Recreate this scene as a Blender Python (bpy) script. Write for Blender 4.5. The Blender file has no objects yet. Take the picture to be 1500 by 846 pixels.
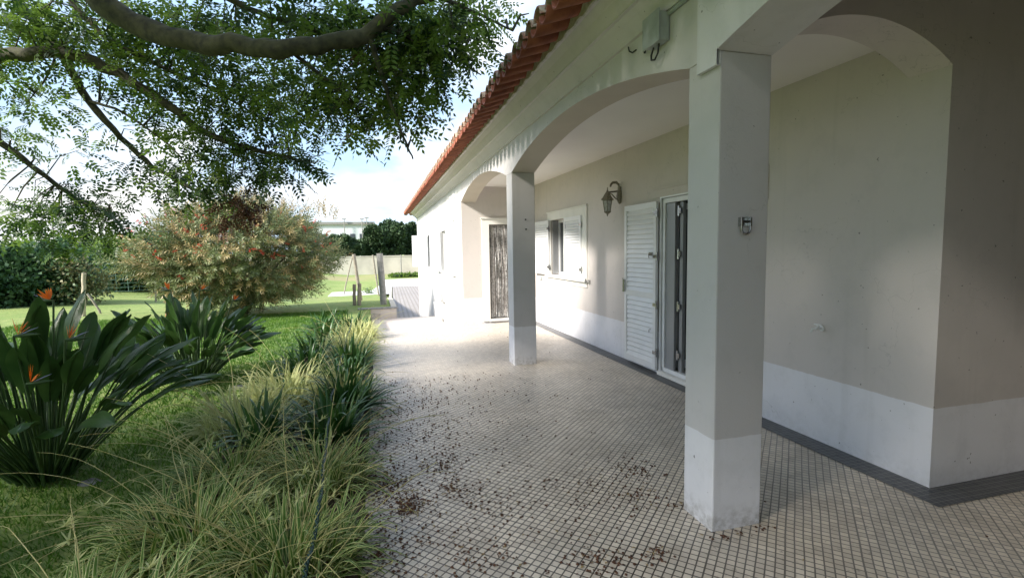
import bpy, math, random
import numpy as np
from math import radians as R, pi, sin, cos
from mathutils import Vector, Matrix
rnd = random.Random(7)
rng = np.random.default_rng(11)
C = bpy.context.scene.collection
S = bpy.context.scene

# ------------------------------------------------------------------ camera
cam = bpy.data.cameras.new('camera'); camo = bpy.data.objects.new('camera', cam); C.objects.link(camo)
S.camera = camo
RV = Vector((0.96510614, -0.2613658, -0.01606432)); UV = Vector((0.03698399, 0.07531902, 0.9964734)); FV = Vector((0.25923411, 0.96229671, -0.0823572))
FPX = 722.34; CH = 1.6
m = Matrix((RV, UV, -FV)).transposed().to_4x4(); m.translation = (0, 0, CH)
camo.matrix_world = m
cam.sensor_width = 36; cam.lens = 36 * FPX / 1500; cam.clip_end = 2000; cam.clip_start = 0.05

# ------------------------------------------------------------------ sky, sun, exposure
SUN_EL, SUN_A = R(33), R(20)
to_sun = Vector((-cos(SUN_A) * cos(SUN_EL), -sin(SUN_A) * cos(SUN_EL), sin(SUN_EL)))
w = bpy.data.worlds.new('World'); S.world = w; w.use_nodes = True
nt = w.node_tree; N = nt.nodes; L = nt.links
for n in list(N): N.remove(n)
out = N.new('ShaderNodeOutputWorld'); bg = N.new('ShaderNodeBackground'); bg.inputs[1].default_value = 0.15
sky = N.new('ShaderNodeTexSky'); sky.sky_type = 'NISHITA'; sky.sun_disc = False
sky.sun_elevation = SUN_EL; sky.sun_rotation = math.atan2(to_sun.x, to_sun.y)
sky.air_density = 1.0; sky.dust_density = 0.4; sky.ozone_density = 2.0
tc = N.new('ShaderNodeTexCoord')
mp = N.new('ShaderNodeMapping'); mp.inputs['Scale'].default_value = (1.0, 1.0, 2.6); mp.inputs['Location'].default_value = (6.2, 0.2, 5.5)
nz = N.new('ShaderNodeTexNoise'); nz.inputs['Scale'].default_value = 2.3; nz.inputs['Detail'].default_value = 9; nz.inputs['Roughness'].default_value = 0.55
rmp = N.new('ShaderNodeValToRGB'); rmp.color_ramp.elements[0].position = 0.44; rmp.color_ramp.elements[1].position = 0.62
mx = N.new('ShaderNodeMix'); mx.data_type = 'RGBA'
mx.inputs[7].default_value = (2, 2, 2, 1)
nz2 = N.new('ShaderNodeTexNoise'); nz2.inputs['Scale'].default_value = 5; nz2.inputs['Detail'].default_value = 8
cr = N.new('ShaderNodeValToRGB'); cr.color_ramp.elements[0].position = .35; cr.color_ramp.elements[1].position = .62; cr.color_ramp.elements[0].color = (1.45, 1.52, 1.68, 1); cr.color_ramp.elements[1].color = (2.3, 2.3, 2.35, 1)
L.new(nz2.outputs[0], cr.inputs[0]); L.new(cr.outputs[0], mx.inputs[7]); L.new(tc.outputs['Generated'], nz2.inputs[0])
cf = N.new('ShaderNodeMath'); cf.operation = 'MULTIPLY'; cf.inputs[1].default_value = 0.9
L.new(tc.outputs['Generated'], mp.inputs[0]); L.new(mp.outputs[0], nz.inputs[0]); L.new(nz.outputs[0], rmp.inputs[0])
L.new(rmp.outputs[0], cf.inputs[0]); L.new(cf.outputs[0], mx.inputs[0]); 
sx = N.new('ShaderNodeSeparateXYZ'); L.new(tc.outputs['Generated'], sx.inputs[0])
hz = N.new('ShaderNodeMapRange'); hz.inputs[1].default_value = 0.4; hz.inputs[2].default_value = 0.8; hz.inputs[3].default_value = 0.93; hz.inputs[4].default_value = 0.0; L.new(sx.outputs[2], hz.inputs[0])
mh = N.new('ShaderNodeMix'); mh.data_type = 'RGBA'; mh.inputs[7].default_value = (0.9, 1.35, 2.0, 1)
L.new(hz.outputs[0], mh.inputs[0]); L.new(sky.outputs[0], mh.inputs[6]); L.new(mh.outputs[2], mx.inputs[6]); L.new(mx.outputs[2], bg.inputs[0]); L.new(bg.outputs[0], out.inputs[0])
sl = bpy.data.lights.new('sun', 'SUN'); so = bpy.data.objects.new('sun', sl); C.objects.link(so)
sl.energy = 2.0; sl.angle = R(8); sl.color = (1.0, 0.975, 0.94)
so.rotation_euler = to_sun.to_track_quat('Z', 'Y').to_euler(); so.location = (0, 0, 30)
S.view_settings.view_transform = 'Standard'; S.view_settings.look = 'None'; S.view_settings.gamma = 1
S.view_settings.exposure = 2.25; S.view_settings.use_white_balance = True; S.view_settings.white_balance_temperature = 6950; S.view_settings.white_balance_tint = 10; S.view_settings.use_curve_mapping = False
S.cycles.max_bounces = 8; S.cycles.diffuse_bounces = 5; S.cycles.transparent_max_bounces = 8
S.cycles.caustics_reflective = False; S.cycles.caustics_refractive = False

# ------------------------------------------------------------------ camera geometry used to find places
def ray(px, py):
    return RV * ((px - 750) / FPX) - UV * ((py - 423) / FPX) + FV
def at(px, py, ax, v):
    d = ray(px, py); o = Vector((0, 0, CH)); i = 'XYZ'.index(ax)
    return o + d * ((v - o[i]) / d[i])
def dep(px, py, t):
    return Vector((0, 0, CH)) + ray(px, py) * t
def sst(a, b, x):
    t = min(1, max(0, (x - a) / (b - a))); return t * t * (3 - 2 * t)
def hgt(x, y):
    s = sst(-13, -3, x)
    return -0.03 - (0.1 * sst(11, 15, y) + 1.37 * sst(15.5, 35, y)) * s
def ground(px, py):
    d = ray(px, py); t = 1.0
    while t < 200:
        p = Vector((0, 0, CH)) + d * t
        if p.z < hgt(p.x, p.y): return p
        t += 0.02
    return p

# ------------------------------------------------------------------ materials
def mat(name, col=(0.5, 0.5, 0.5), rough=0.7, metal=0, noise=None, col2=None, bump=0, bscale=80, spec=0.5, trans=0, det=6):
    M = bpy.data.materials.new(name); M.use_nodes = True; t = M.node_tree; b = t.nodes['Principled BSDF']
    b.inputs['Base Color'].default_value = (*col, 1); b.inputs['Roughness'].default_value = rough; b.inputs['Metallic'].default_value = metal
    b.inputs['Specular IOR Level'].default_value = spec
    g = t.nodes.new('ShaderNodeNewGeometry')
    if noise:
        n = t.nodes.new('ShaderNodeTexNoise'); n.inputs['Scale'].default_value = noise; n.inputs['Detail'].default_value = det
        r = t.nodes.new('ShaderNodeValToRGB'); r.color_ramp.elements[0].position = 0.35; r.color_ramp.elements[1].position = 0.65
        r.color_ramp.elements[0].color = (*col, 1); r.color_ramp.elements[1].color = (*(col2 or col), 1)
        t.links.new(g.outputs['Position'], n.inputs[0]); t.links.new(n.outputs[0], r.inputs[0]); t.links.new(r.outputs[0], b.inputs['Base Color'])
    if bump:
        n2 = t.nodes.new('ShaderNodeTexNoise'); n2.inputs['Scale'].default_value = bscale; n2.inputs['Detail'].default_value = 4
        bp = t.nodes.new('ShaderNodeBump'); bp.inputs['Strength'].default_value = bump; bp.inputs['Distance'].default_value = 0.004
        t.links.new(g.outputs['Position'], n2.inputs[0]); t.links.new(n2.outputs[0], bp.inputs['Height']); t.links.new(bp.outputs[0], b.inputs['Normal'])
    if trans:
        tr = t.nodes.new('ShaderNodeBsdfTranslucent'); ms = t.nodes.new('ShaderNodeMixShader'); ms.inputs[0].default_value = trans
        src = b.inputs['Base Color'].links[0].from_socket if b.inputs['Base Color'].is_linked else None
        if src: t.links.new(src, tr.inputs[0])
        else: tr.inputs[0].default_value = (col[0] * 1.2, col[1] * 1.3, col[2] * .8, 1)
        o = t.nodes['Material Output']; t.links.new(b.outputs[0], ms.inputs[1]); t.links.new(tr.outputs[0], ms.inputs[2]); t.links.new(ms.outputs[0], o.inputs[0])
    return M

class NT:
    """small helper to write node maths"""
    def __init__(s, M): s.t = M.node_tree; s.b = s.t.nodes['Principled BSDF']; s.g = s.t.nodes.new('ShaderNodeNewGeometry'); s.sep = s.t.nodes.new('ShaderNodeSeparateXYZ'); s.t.links.new(s.g.outputs['Position'], s.sep.inputs[0])
    def math(s, op, a, b=0, c=0, clamp=False):
        n = s.t.nodes.new('ShaderNodeMath'); n.operation = op; n.use_clamp = clamp
        for i, v in enumerate((a, b, c)):
            if isinstance(v, (int, float)): n.inputs[i].default_value = v
            else: s.t.links.new(v, n.inputs[i])
        return n.outputs[0]
    def noise(s, sc, det=5, vec=None, rough=0.5):
        n = s.t.nodes.new('ShaderNodeTexNoise'); n.inputs['Scale'].default_value = sc; n.inputs['Detail'].default_value = det; n.inputs['Roughness'].default_value = rough
        s.t.links.new(vec or s.g.outputs['Position'], n.inputs[0]); return n.outputs[0]
    def step(s, v, a, b):
        n = s.t.nodes.new('ShaderNodeMapRange'); n.inputs[1].default_value = a; n.inputs[2].default_value = b; s.t.links.new(v, n.inputs[0]); return n.outputs[0]
    def mapping(s, scale=(1, 1, 1), rot=(0, 0, 0)):
        n = s.t.nodes.new('ShaderNodeMapping'); n.inputs['Scale'].default_value = scale; n.inputs['Rotation'].default_value = rot
        s.t.links.new(s.g.outputs['Position'], n.inputs[0]); return n.outputs[0]
    def mix(s, f, a, b, mode='MIX'):
        n = s.t.nodes.new('ShaderNodeMix'); n.data_type = 'RGBA'; n.blend_type = mode
        for k, v in ((0, f), (6, a), (7, b)):
            if isinstance(v, (int, float)): n.inputs[k].default_value = v
            elif isinstance(v, tuple): n.inputs[k].default_value = (*v, 1)
            else: s.t.links.new(v, n.inputs[k])
        return n.outputs[2]
    def bump(s, h, st, dist=0.003):
        n = s.t.nodes.new('ShaderNodeBump'); n.inputs['Strength'].default_value = st; n.inputs['Distance'].default_value = dist
        s.t.links.new(h, n.inputs['Height']); s.t.links.new(n.outputs[0], s.b.inputs['Normal'])

GREIGE = (0.61, 0.56, 0.53); WHITE = (0.79, 0.78, 0.81); CREAM = (0.70, 0.69, 0.64)
def stucco(name, top, low=None, split=0.53, grime=0.16):
    M = bpy.data.materials.new(name); M.use_nodes = True; n = NT(M)
    z = n.sep.outputs[2]
    col = top
    if low:
        wob = n.math('ADD', z, n.math('MULTIPLY', n.math('SUBTRACT', n.noise(9, 3), 0.5), 0.014))
        col = n.mix(n.step(wob, split - 0.0015, split + 0.0015), low, top)
    bl = n.step(n.noise(1.3, 6), 0.3, 0.75)
    col = n.mix(n.math('MULTIPLY', bl, 0.2), col, (0.42, 0.41, 0.38))
    pt = n.step(n.noise(4.5, 8, rough=.7), 0.5, 0.62); col = n.mix(n.math('MULTIPLY', pt, 0.09), col, (0.3, 0.3, 0.29))
    vo = n.t.nodes.new('ShaderNodeTexVoronoi'); vo.feature = 'DISTANCE_TO_EDGE'; vo.inputs['Scale'].default_value = 0.9
    wv = n.t.nodes.new('ShaderNodeVectorMath'); wv.operation = 'ADD'; nv = n.t.nodes.new('ShaderNodeTexNoise'); nv.inputs['Scale'].default_value = 3.5; nv.inputs['Detail'].default_value = 8
    n.t.links.new(n.g.outputs['Position'], nv.inputs[0]); n.t.links.new(n.g.outputs['Position'], wv.inputs[0]); n.t.links.new(nv.outputs[1], wv.inputs[1]); n.t.links.new(wv.outputs[0], vo.inputs['Vector'])
    crk = n.math('MULTIPLY', n.math('SUBTRACT', 1.0, n.step(vo.outputs['Distance'], 0.0, 0.0035)), n.step(n.noise(1.1, 3), 0.52, 0.6))
    col = n.mix(n.math('MULTIPLY', crk, 0.4), col, (0.2, 0.19, 0.17))
    # splash dirt near the floor and small scuffs
    d1 = n.math('SUBTRACT', 1.0, n.step(z, 0.0, 0.16)); d1 = n.math('MULTIPLY', d1, n.step(n.noise(22, 8, rough=.65), 0.42, 0.68))
    col = n.mix(n.math('MULTIPLY', d1, grime), col, (0.16, 0.13, 0.09))
    sp = n.step(n.noise(34, 1), 0.77, 0.80)
    col = n.mix(n.math('MULTIPLY', sp, 0.7), col, (0.1, 0.09, 0.08))
    st = n.step(n.noise(1.0, 5, n.mapping((9, 9, 0.7))), 0.58, 0.8)
    col = n.mix(n.math('MULTIPLY', st, 0.14), col, (0.25, 0.25, 0.21))
    n.t.links.new(col, n.b.inputs['Base Color']); n.b.inputs['Roughness'].default_value = 0.75
    n.bump(n.noise(110, 5, rough=.6), 0.35, 0.003)
    return M
m_wall = stucco('stucco_greige_with_white_dado', GREIGE, WHITE)
m_pillar = stucco('stucco_pillar', (0.60, 0.575, 0.57), WHITE, 0.53, 0.65)
m_facade = stucco('stucco_facade', (0.66, 0.63, 0.63), WHITE)
m_panel = stucco('stucco_white', (0.73, 0.72, 0.745))
m_far = stucco('stucco_far_white', (0.68, 0.68, 0.67), None)
m_ceil = mat('ceiling_plaster', (0.82, 0.79, 0.76), 0.85, noise=2, col2=(0.79, 0.76, 0.73), bump=.1)
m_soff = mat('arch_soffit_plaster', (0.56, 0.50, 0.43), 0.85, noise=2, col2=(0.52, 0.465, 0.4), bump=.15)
m_white = mat('white_paint', (0.78, 0.79, 0.8), 0.35, noise=6, col2=(0.74, 0.75, 0.76))
m_surround = mat('surround_plaster', (0.76, 0.75, 0.71), 0.7, noise=5, col2=(0.72, 0.71, 0.67), bump=.15)
m_alu = mat('grey_aluminium', (0.32, 0.33, 0.34), 0.4, 0.3)
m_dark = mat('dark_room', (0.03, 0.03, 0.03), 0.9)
m_glass = mat('window_glass', (0.05, 0.055, 0.06), 0.08, spec=.8)
m_steel = mat('steel_hardware', (0.55, 0.56, 0.57), 0.25, 1.0, noise=60, col2=(.35, .35, .34))
m_black = mat('black_iron', (0.03, 0.03, 0.03), 0.45, 0.4)
m_bronze = mat('weathered_bronze', (0.16, 0.14, 0.10), 0.5, 0.6, noise=70, col2=(0.3, 0.28, 0.22))
m_lglass = mat('lantern_glass', (0.35, 0.36, 0.34), 0.15, spec=.6, noise=40, col2=(.5, .5, .48))
m_box = mat('grey_plastic_box', (0.42, 0.46, 0.45), 0.5, noise=14, col2=(0.34, 0.37, 0.36))
m_terra = mat('terracotta', (0.2, 0.052, 0.03), 0.75, noise=9, col2=(0.33, 0.105, 0.055), bump=.3, bscale=60)
m_terra2 = mat('terracotta_lichen', (0.30, 0.13, 0.08), 0.85, noise=16, col2=(0.33, 0.29, 0.22), bump=.4, bscale=50)
m_mortar = mat('mortar', (0.6, 0.58, 0.54), 0.9, noise=30, col2=(0.45, 0.42, 0.38))
m_bark = mat('bark', (0.03, 0.03, 0.02), 0.9, noise=14, col2=(0.085, 0.085, 0.045), bump=1.6, bscale=32)
m_postw = mat('old_wood_post', (0.22, 0.19, 0.15), 0.9, noise=12, col2=(0.33, 0.29, 0.23), bump=.6, bscale=40)
m_conc = mat('concrete_post', (0.3, 0.29, 0.27), 0.9, noise=9, col2=(0.2, 0.195, 0.18), bump=.4)
m_road = mat('pale_concrete', (0.68, 0.67, 0.65), 0.9, noise=.8, col2=(0.62, 0.61, 0.58))
m_bwall = mat('boundary_wall_render', (0.55, 0.51, 0.43), 0.9, noise=.7, col2=(0.42, 0.39, 0.33))
m_soil = mat('soil', (0.06, 0.04, 0.028), 0.95, noise=12, col2=(0.10, 0.075, 0.05), bump=1, bscale=60)
m_litter = mat('dry_litter', (0.05, 0.02, 0.012), 0.85, noise=40, col2=(0.16, 0.075, 0.04))
m_rope = mat('dark_green_cord', (0.006, 0.04, 0.034), 0.5)
m_wire = mat('green_wire', (0.22, 0.34, 0.28), 0.5)

# floor tiles
def tilemat(name, c1, c2, grout1, grout2, rot, size=0.043, mortar=0.0038, rough=0.42, dirt=True, ofs=(0, 0, 0)):
    M = bpy.data.materials.new(name); M.use_nodes = True; n = NT(M)
    mp = n.t.nodes.new('ShaderNodeMapping'); mp.inputs['Rotation'].default_value = (0, 0, rot); mp.inputs['Location'].default_value = ofs
    n.t.links.new(n.g.outputs['Position'], mp.inputs[0])
    br = n.t.nodes.new('ShaderNodeTexBrick'); br.offset = 0; br.squash = 1
    br.inputs['Scale'].default_value = 1; br.inputs['Brick Width'].default_value = size; br.inputs['Row Height'].default_value = size
    br.inputs['Mortar Size'].default_value = mortar; br.inputs['Mortar Smooth'].default_value = 0.15
    br.inputs['Color1'].default_value = (*c1, 1); br.inputs['Color2'].default_value = (*c2, 1)
    ds = n.t.nodes.new('ShaderNodeTexNoise'); ds.inputs['Scale'].default_value = 2.5; ds.inputs['Detail'].default_value = 1; n.t.links.new(n.g.outputs['Position'], ds.inputs[0])
    dv = n.t.nodes.new('ShaderNodeVectorMath'); dv.operation = 'MULTIPLY_ADD'; dv.inputs[1].default_value = (0.012, 0.012, 0); n.t.links.new(ds.outputs[1], dv.inputs[0]); n.t.links.new(mp.outputs[0], dv.inputs[2])
    n.t.links.new(dv.outputs[0], br.inputs[0])
    b2 = n.t.nodes.new('ShaderNodeTexBrick'); b2.offset = 0; b2.inputs['Scale'].default_value = 1; b2.inputs['Brick Width'].default_value = size * 8; b2.inputs['Row Height'].default_value = size * 8; b2.inputs['Mortar Size'].default_value = mortar * 1.25; b2.inputs['Color1'].default_value = (.92, .92, .92, 1); b2.inputs['Color2'].default_value = (1.06, 1.06, 1.06, 1)
    n.t.links.new(dv.outputs[0], b2.inputs[0])
    fac = n.math('MAXIMUM', br.outputs['Fac'], n.math('MULTIPLY', b2.outputs['Fac'], 0.35))
    under = n.math('SUBTRACT', 1.0, n.step(n.sep.outputs[1], 4.2, 7.5))
    big = n.step(n.noise(1.1, 6), 0.35, 0.65)
    inner = n.math('SUBTRACT', 1.0, n.math('MULTIPLY', n.step(n.sep.outputs[0], 1.5, 3.0), 0.72))
    gm = n.math('MULTIPLY', n.math('MULTIPLY', n.math('ADD', n.math('MULTIPLY', big, 0.35), 0.65), under), inner)
    gcol = n.mix(gm, grout2, grout1)
    tc_ = n.mix(0.6, br.outputs['Color'], b2.outputs['Color'], 'MULTIPLY') if dirt else br.outputs['Color']
    col = n.mix(fac, tc_, gcol)
    if dirt:
        edge = n.math('SUBTRACT', 1.0, n.step(n.math('ADD', n.sep.outputs[0], n.math('MULTIPLY', n.noise(2, 4), 0.9)), 0.1, 1.1))
        dm = n.math('MULTIPLY', n.math('ADD', n.math('MULTIPLY', n.step(n.noise(2.2, 8, rough=.65), 0.45, 0.75), 0.35), n.math('MULTIPLY', edge, 0.3)), under)
        col = n.mix(dm, col, (0.15, 0.115, 0.08))
        sp = n.step(n.noise(26, 6, rough=.7), 0.58, 0.68)
        col = n.mix(n.math('MULTIPLY', n.math('MULTIPLY', sp, 0.55), under), col, (0.09, 0.07, 0.055))
    n.t.links.new(col, n.b.inputs['Base Color'])
    rg = n.math('ADD', n.math('MULTIPLY', n.noise(4, 5), 0.25), rough - 0.1); n.t.links.new(rg, n.b.inputs['Roughness'])
    inv = n.math('ADD', n.math('SUBTRACT', 1.0, fac), n.math('MULTIPLY', n.noise(60, 3), 0.15)); n.bump(inv, 0.5, 0.002)
    return M
m_tile = tilemat('floor_mosaic', (0.74, 0.65, 0.54), (0.57, 0.495, 0.41), (0.02, 0.014, 0.010), (0.34, 0.31, 0.275), R(45))
m_strip = tilemat('dark_border_mosaic', (0.06, 0.064, 0.07), (0.095, 0.098, 0.104), (0.22, 0.21, 0.2), (0.2, 0.19, 0.18), R(0.9), mortar=.0022, dirt=False)
m_land = tilemat('landing_tile', (0.62, 0.54, 0.48), (0.55, 0.48, 0.43), (0.5, 0.43, 0.38), (0.5, 0.43, 0.38), 0, 0.3, 0.004, 0.6, False)
m_cobble = tilemat('drive_cobbles', (0.32, 0.29, 0.265), (0.40, 0.365, 0.335), (0.25, 0.225, 0.2), (0.25, 0.225, 0.2), R(1), 0.22, 0.045, 0.9, False)

# lawn ground
m_lawn = bpy.data.materials.new('lawn'); m_lawn.use_nodes = True; n = NT(m_lawn)
c = n.mix(n.step(n.noise(0.35, 5), .35, .65), (0.20, 0.28, 0.06), (0.31, 0.36, 0.11))
c = n.mix(n.step(n.noise(9, 8, rough=.7), .35, .7), c, (0.12, 0.2, 0.04))
c = n.mix(n.math('MULTIPLY', n.step(n.noise(1.1, 7, rough=.65), .5, .68), .45), c, (0.33, 0.32, 0.12))
c = n.mix(n.math('MULTIPLY', n.step(n.noise(.12, 3), .5, .65), n.step(n.sep.outputs[1], 20, 45)), c, (0.30, 0.27, 0.12))
n.t.links.new(c, n.b.inputs['Base Color']); n.b.inputs['Roughness'].default_value = 0.9; n.bump(n.noise(40, 6, rough=.7), 1.0, 0.03)

def leafm(name, a, b, ns=6, trans=.3, rough=.5, spec=.4): return mat(name, a, rough, noise=ns, col2=b, trans=trans, spec=spec)
m_can = leafm('canopy_leaf', (0.08, 0.165, 0.022), (0.19, 0.29, 0.05), 2.2, .5)
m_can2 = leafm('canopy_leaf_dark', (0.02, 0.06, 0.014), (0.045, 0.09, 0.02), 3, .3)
m_dry = leafm('dead_brown_leaf', (0.10, 0.045, 0.02), (0.16, 0.08, 0.04), 5, .2)
m_grass = leafm('grass_blade', (0.055, 0.15, 0.014), (0.12, 0.23, 0.03), 1.5, .4)
m_str = leafm('strelitzia_leaf', (0.028, 0.075, 0.018), (0.065, 0.135, 0.032), 3, .25, .36)
m_strst = leafm('strelitzia_stalk', (0.03, 0.07, 0.02), (0.06, 0.11, 0.035), 5, .05, .45)
m_orange = mat('orange_petal', (0.85, 0.20, 0.02), 0.5, trans=.3)
m_blue = mat('blue_tongue_petal', (0.30, 0.32, 0.5), 0.5)
m_spgreen = leafm('spider_leaf_green', (0.07, 0.165, 0.022), (0.13, 0.24, 0.04), 4, .3)
m_spcream = leafm('spider_leaf_cream', (0.5, 0.53, 0.2), (0.62, 0.62, 0.3), 4, .3)
m_stalk = leafm('spider_stalk_straw', (0.5, 0.45, 0.17), (0.6, 0.54, 0.26), 5, .2)
m_aga = leafm('agapanthus_leaf', (0.025, 0.085, 0.018), (0.06, 0.14, 0.03), 4, .2, .35)
m_bbg = leafm('bottlebrush_leaf', (0.10, 0.14, 0.05), (0.22, 0.25, 0.11), 2.5, .3)
m_bbt = leafm('bottlebrush_tan_tips', (0.34, 0.26, 0.12), (0.44, 0.35, 0.17), 5, .25)
m_red = mat('red_bottlebrush_bloom', (0.55, 0.05, 0.03), 0.7, noise=9, col2=(.6, .12, .06), trans=.2)
m_hedge = leafm('hedge_leaf', (0.03, 0.085, 0.035), (0.07, 0.14, 0.055), 1.2, .2)
m_pine = leafm('pine_needles', (0.02, 0.05, 0.018), (0.05, 0.09, 0.03), 0.6, .15, .7)
m_yel = leafm('olive_shrub_leaf', (0.12, 0.13, 0.045), (0.22, 0.2, 0.09), 2, .3)
m_pale = leafm('pale_green_leaf', (0.12, 0.19, 0.09), (0.2, 0.27, 0.14), 2, .35)
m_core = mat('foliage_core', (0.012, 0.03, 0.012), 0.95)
m_bldg = mat('distant_white_render', (0.6, 0.62, 0.63), 0.8)
m_stone = mat('bed_stone', (0.16, 0.15, 0.13), 0.9, noise=15, col2=(0.3, 0.28, 0.25), bump=.6)

# ------------------------------------------------------------------ mesh builder
class MB:
    def __init__(s): s.v = []; s.f = []; s.m = []; s.s = []
    def add(s, vs, fs, mi=0, smooth=False):
        o = len(s.v); s.v += [tuple(v) for v in vs]; s.f += [tuple(i + o for i in f) for f in fs]; s.m += [mi] * len(fs); s.s += [smooth] * len(fs)
    def box(s, x0, x1, y0, y1, z0, z1, mi=0, T=None):
        vs = [Vector((x, y, z)) for x in (x0, x1) for y in (y0, y1) for z in (z0, z1)]
        if T: vs = [T(v) for v in vs]
        s.add(vs, [(0, 1, 3, 2), (4, 6, 7, 5), (0, 4, 5, 1), (2, 3, 7, 6), (0, 2, 6, 4), (1, 5, 7, 3)], mi)
    def tube(s, pts, rad, seg=8, mi=0, caps=True, smooth=True):
        pts = [Vector(p) for p in pts]; n = len(pts)
        if isinstance(rad, (int, float)): rad = [rad] * n
        up = Vector((0, 0, 1)); vs = []; prev = None
        for i, p in enumerate(pts):
            d = (pts[min(i + 1, n - 1)] - pts[max(i - 1, 0)]).normalized()
            if prev is None:
                a = d.cross(up); a = a if a.length > .05 else d.cross(Vector((1, 0, 0)))
            else: a = prev - d * prev.dot(d)
            a.normalize(); b = d.cross(a); prev = a
            for k in range(seg):
                t = 2 * pi * k / seg; vs.append(p + (a * cos(t) + b * sin(t)) * rad[i])
        fs = [(i * seg + k, i * seg + (k + 1) % seg, (i + 1) * seg + (k + 1) % seg, (i + 1) * seg + k) for i in range(n - 1) for k in range(seg)]
        s.add(vs, fs, mi, smooth)
        if caps:
            s.add([vs[k] for k in range(seg)], [tuple(range(seg - 1, -1, -1))], mi); s.add(vs[-seg:], [tuple(range(seg))], mi)
    def lathe(s, prof, seg=16, c=(0, 0, 0), mi=0, smooth=True):
        vs = [(c[0] + r * cos(2 * pi * k / seg), c[1] + r * sin(2 * pi * k / seg), c[2] + z) for r, z in prof for k in range(seg)]
        fs = [(i * seg + k, i * seg + (k + 1) % seg, (i + 1) * seg + (k + 1) % seg, (i + 1) * seg + k) for i in range(len(prof) - 1) for k in range(seg)]
        s.add(vs, fs, mi, smooth)
    def build(s, name, mats, parent=None):
        me = bpy.data.meshes.new(name)
        vs = s.v
        if parent is not None:
            q = WL(parent); vs = [(v[0] - q[0], v[1] - q[1], v[2] - q[2]) for v in s.v]
        me.from_pydata(vs, [], s.f)
        for mm in (mats if isinstance(mats, (list, tuple)) else [mats]): me.materials.append(mm)
        me.polygons.foreach_set('material_index', s.m); me.polygons.foreach_set('use_smooth', s.s); me.update()
        o = bpy.data.objects.new(name, me); C.objects.link(o)
        if parent is not None: o.parent = parent
        return o
def WL(o):
    v = Vector((0, 0, 0))
    while o is not None: v += o.location; o = o.parent
    return v
def npmesh(name, V, F, mats, parent=None, MI=None, smooth=False):
    V = np.asarray(V, np.float32)
    if parent is not None: V = V - np.array(WL(parent), np.float32)
    F = np.asarray(F, np.int32); k = F.shape[1]
    me = bpy.data.meshes.new(name); me.vertices.add(len(V)); me.vertices.foreach_set('co', V.ravel())
    me.loops.add(F.size); me.loops.foreach_set('vertex_index', F.ravel())
    me.polygons.add(len(F)); me.polygons.foreach_set('loop_start', np.arange(0, F.size, k, dtype=np.int32))
    try: me.polygons.foreach_set('loop_total', np.full(len(F), k, np.int32))
    except Exception: pass
    for mm in (mats if isinstance(mats, (list, tuple)) else [mats]): me.materials.append(mm)
    if MI is not None: me.polygons.foreach_set('material_index', np.asarray(MI, np.int32))
    if smooth: me.polygons.foreach_set('use_smooth', np.ones(len(F), bool))
    me.update(calc_edges=True); me.validate()
    o = bpy.data.objects.new(name, me); C.objects.link(o)
    if parent is not None: o.parent = parent
    return o
def tag(o, label=None, cat=None, group=None, kind=None):
    if label: o['label'] = label
    if cat: o['category'] = cat
    if group: o['group'] = group
    if kind: o['kind'] = kind
    return o
def thing(name, loc, label, cat, group=None):
    o = bpy.data.objects.new(name, None); C.objects.link(o); o.location = loc; o.empty_display_size = .2
    return tag(o, label, cat, group)
def bevel(o, w=0.006, seg=2):
    b = o.modifiers.new('bevel', 'BEVEL'); b.width = w; b.segments = seg; b.limit_method = 'ANGLE'; return o

# ------------------------------------------------------------------ ground
def lawn():
    xs = sorted(set([round(-60 + 1.5 * i, 3) for i in range(27)] + [round(-20 + .6 * i, 3) for i in range(33)] + [-.28, -.24, 0.2, 0.45, 0.47] + list(range(1, 60, 3))))
    xs = [-400, -150] + xs + [150, 400]
    ys = [-200, -60, -20] + [-8 + .6 * i for i in range(80)] + [42, 45, 50, 56, 60, 66, 70, 80, 110, 200, 500, 900]
    ys = sorted(set([round(y, 3) for y in ys] + [10.2, 15.1, 15.12]))
    V = []
    for y in ys:
        for x in xs:
            z = hgt(x, y)
            if x > -.25 and y < 15.11: z = -1.62
            if x > 0.46: z = -1.62 if y < 43 else z
            V.append((x, y, z))
    nx = len(xs)
    F = [(j * nx + i, j * nx + i + 1, (j + 1) * nx + i + 1, (j + 1) * nx + i) for j in range(len(ys) - 1) for i in range(nx - 1)]
    tag(npmesh('lawn_ground', V, F, m_lawn, smooth=True), kind='structure')
lawn()
def sheet(name, poly, z, mt, kind='structure', thick=0.0):
    b = MB(); n = len(poly)
    b.add([(x, y, z) for x, y in poly], [tuple(range(n))])
    if thick:
        b.add([(x, y, zz) for zz in (z, z - thick) for x, y in poly], [(i, n + i, n + (i + 1) % n, (i + 1) % n) for i in range(n)])
    return tag(b.build(name, mt), kind=kind)
sheet('terrace_floor', [(-.16, -6), (12, -6), (12, 10.38), (2.7, 10.28), (-.12, 9.98)], 0, m_tile, thick=.45)
def xw(y): return 3.405 - 0.0155 * (y - 2.3)
sheet('border_strip', [(xw(2.1) - .2, 2.09), (12, 2.06), (12, 2.31), (xw(2.3) + .02, 2.31), (xw(10.5) + .02, 10.3), (xw(10.3) - .19, 10.3)], 0.004, m_strip)
sheet('landing', [(-.24, 9.9), (1.8, 9.9), (1.8, 15.0), (-.24, 15.0)], -.42, m_land, thick=1.1)
sheet('driveway', [(.47, 15.0), (9, 15.0), (9, 43.2), (1.08, 43.2), (.6, 25)], -1.5, m_cobble)
sheet('road', [(-9, 35.2), (.72, 36), (1.0, 42.9), (14, 42.9), (14, 56), (.55, 53.5), (-.1, 44), (-.6, 39.6), (-9, 38.2)], -1.488, m_road)
b = MB(); b.box(.33, .47, 15.1, 42.5, -1.6, -.2)
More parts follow.
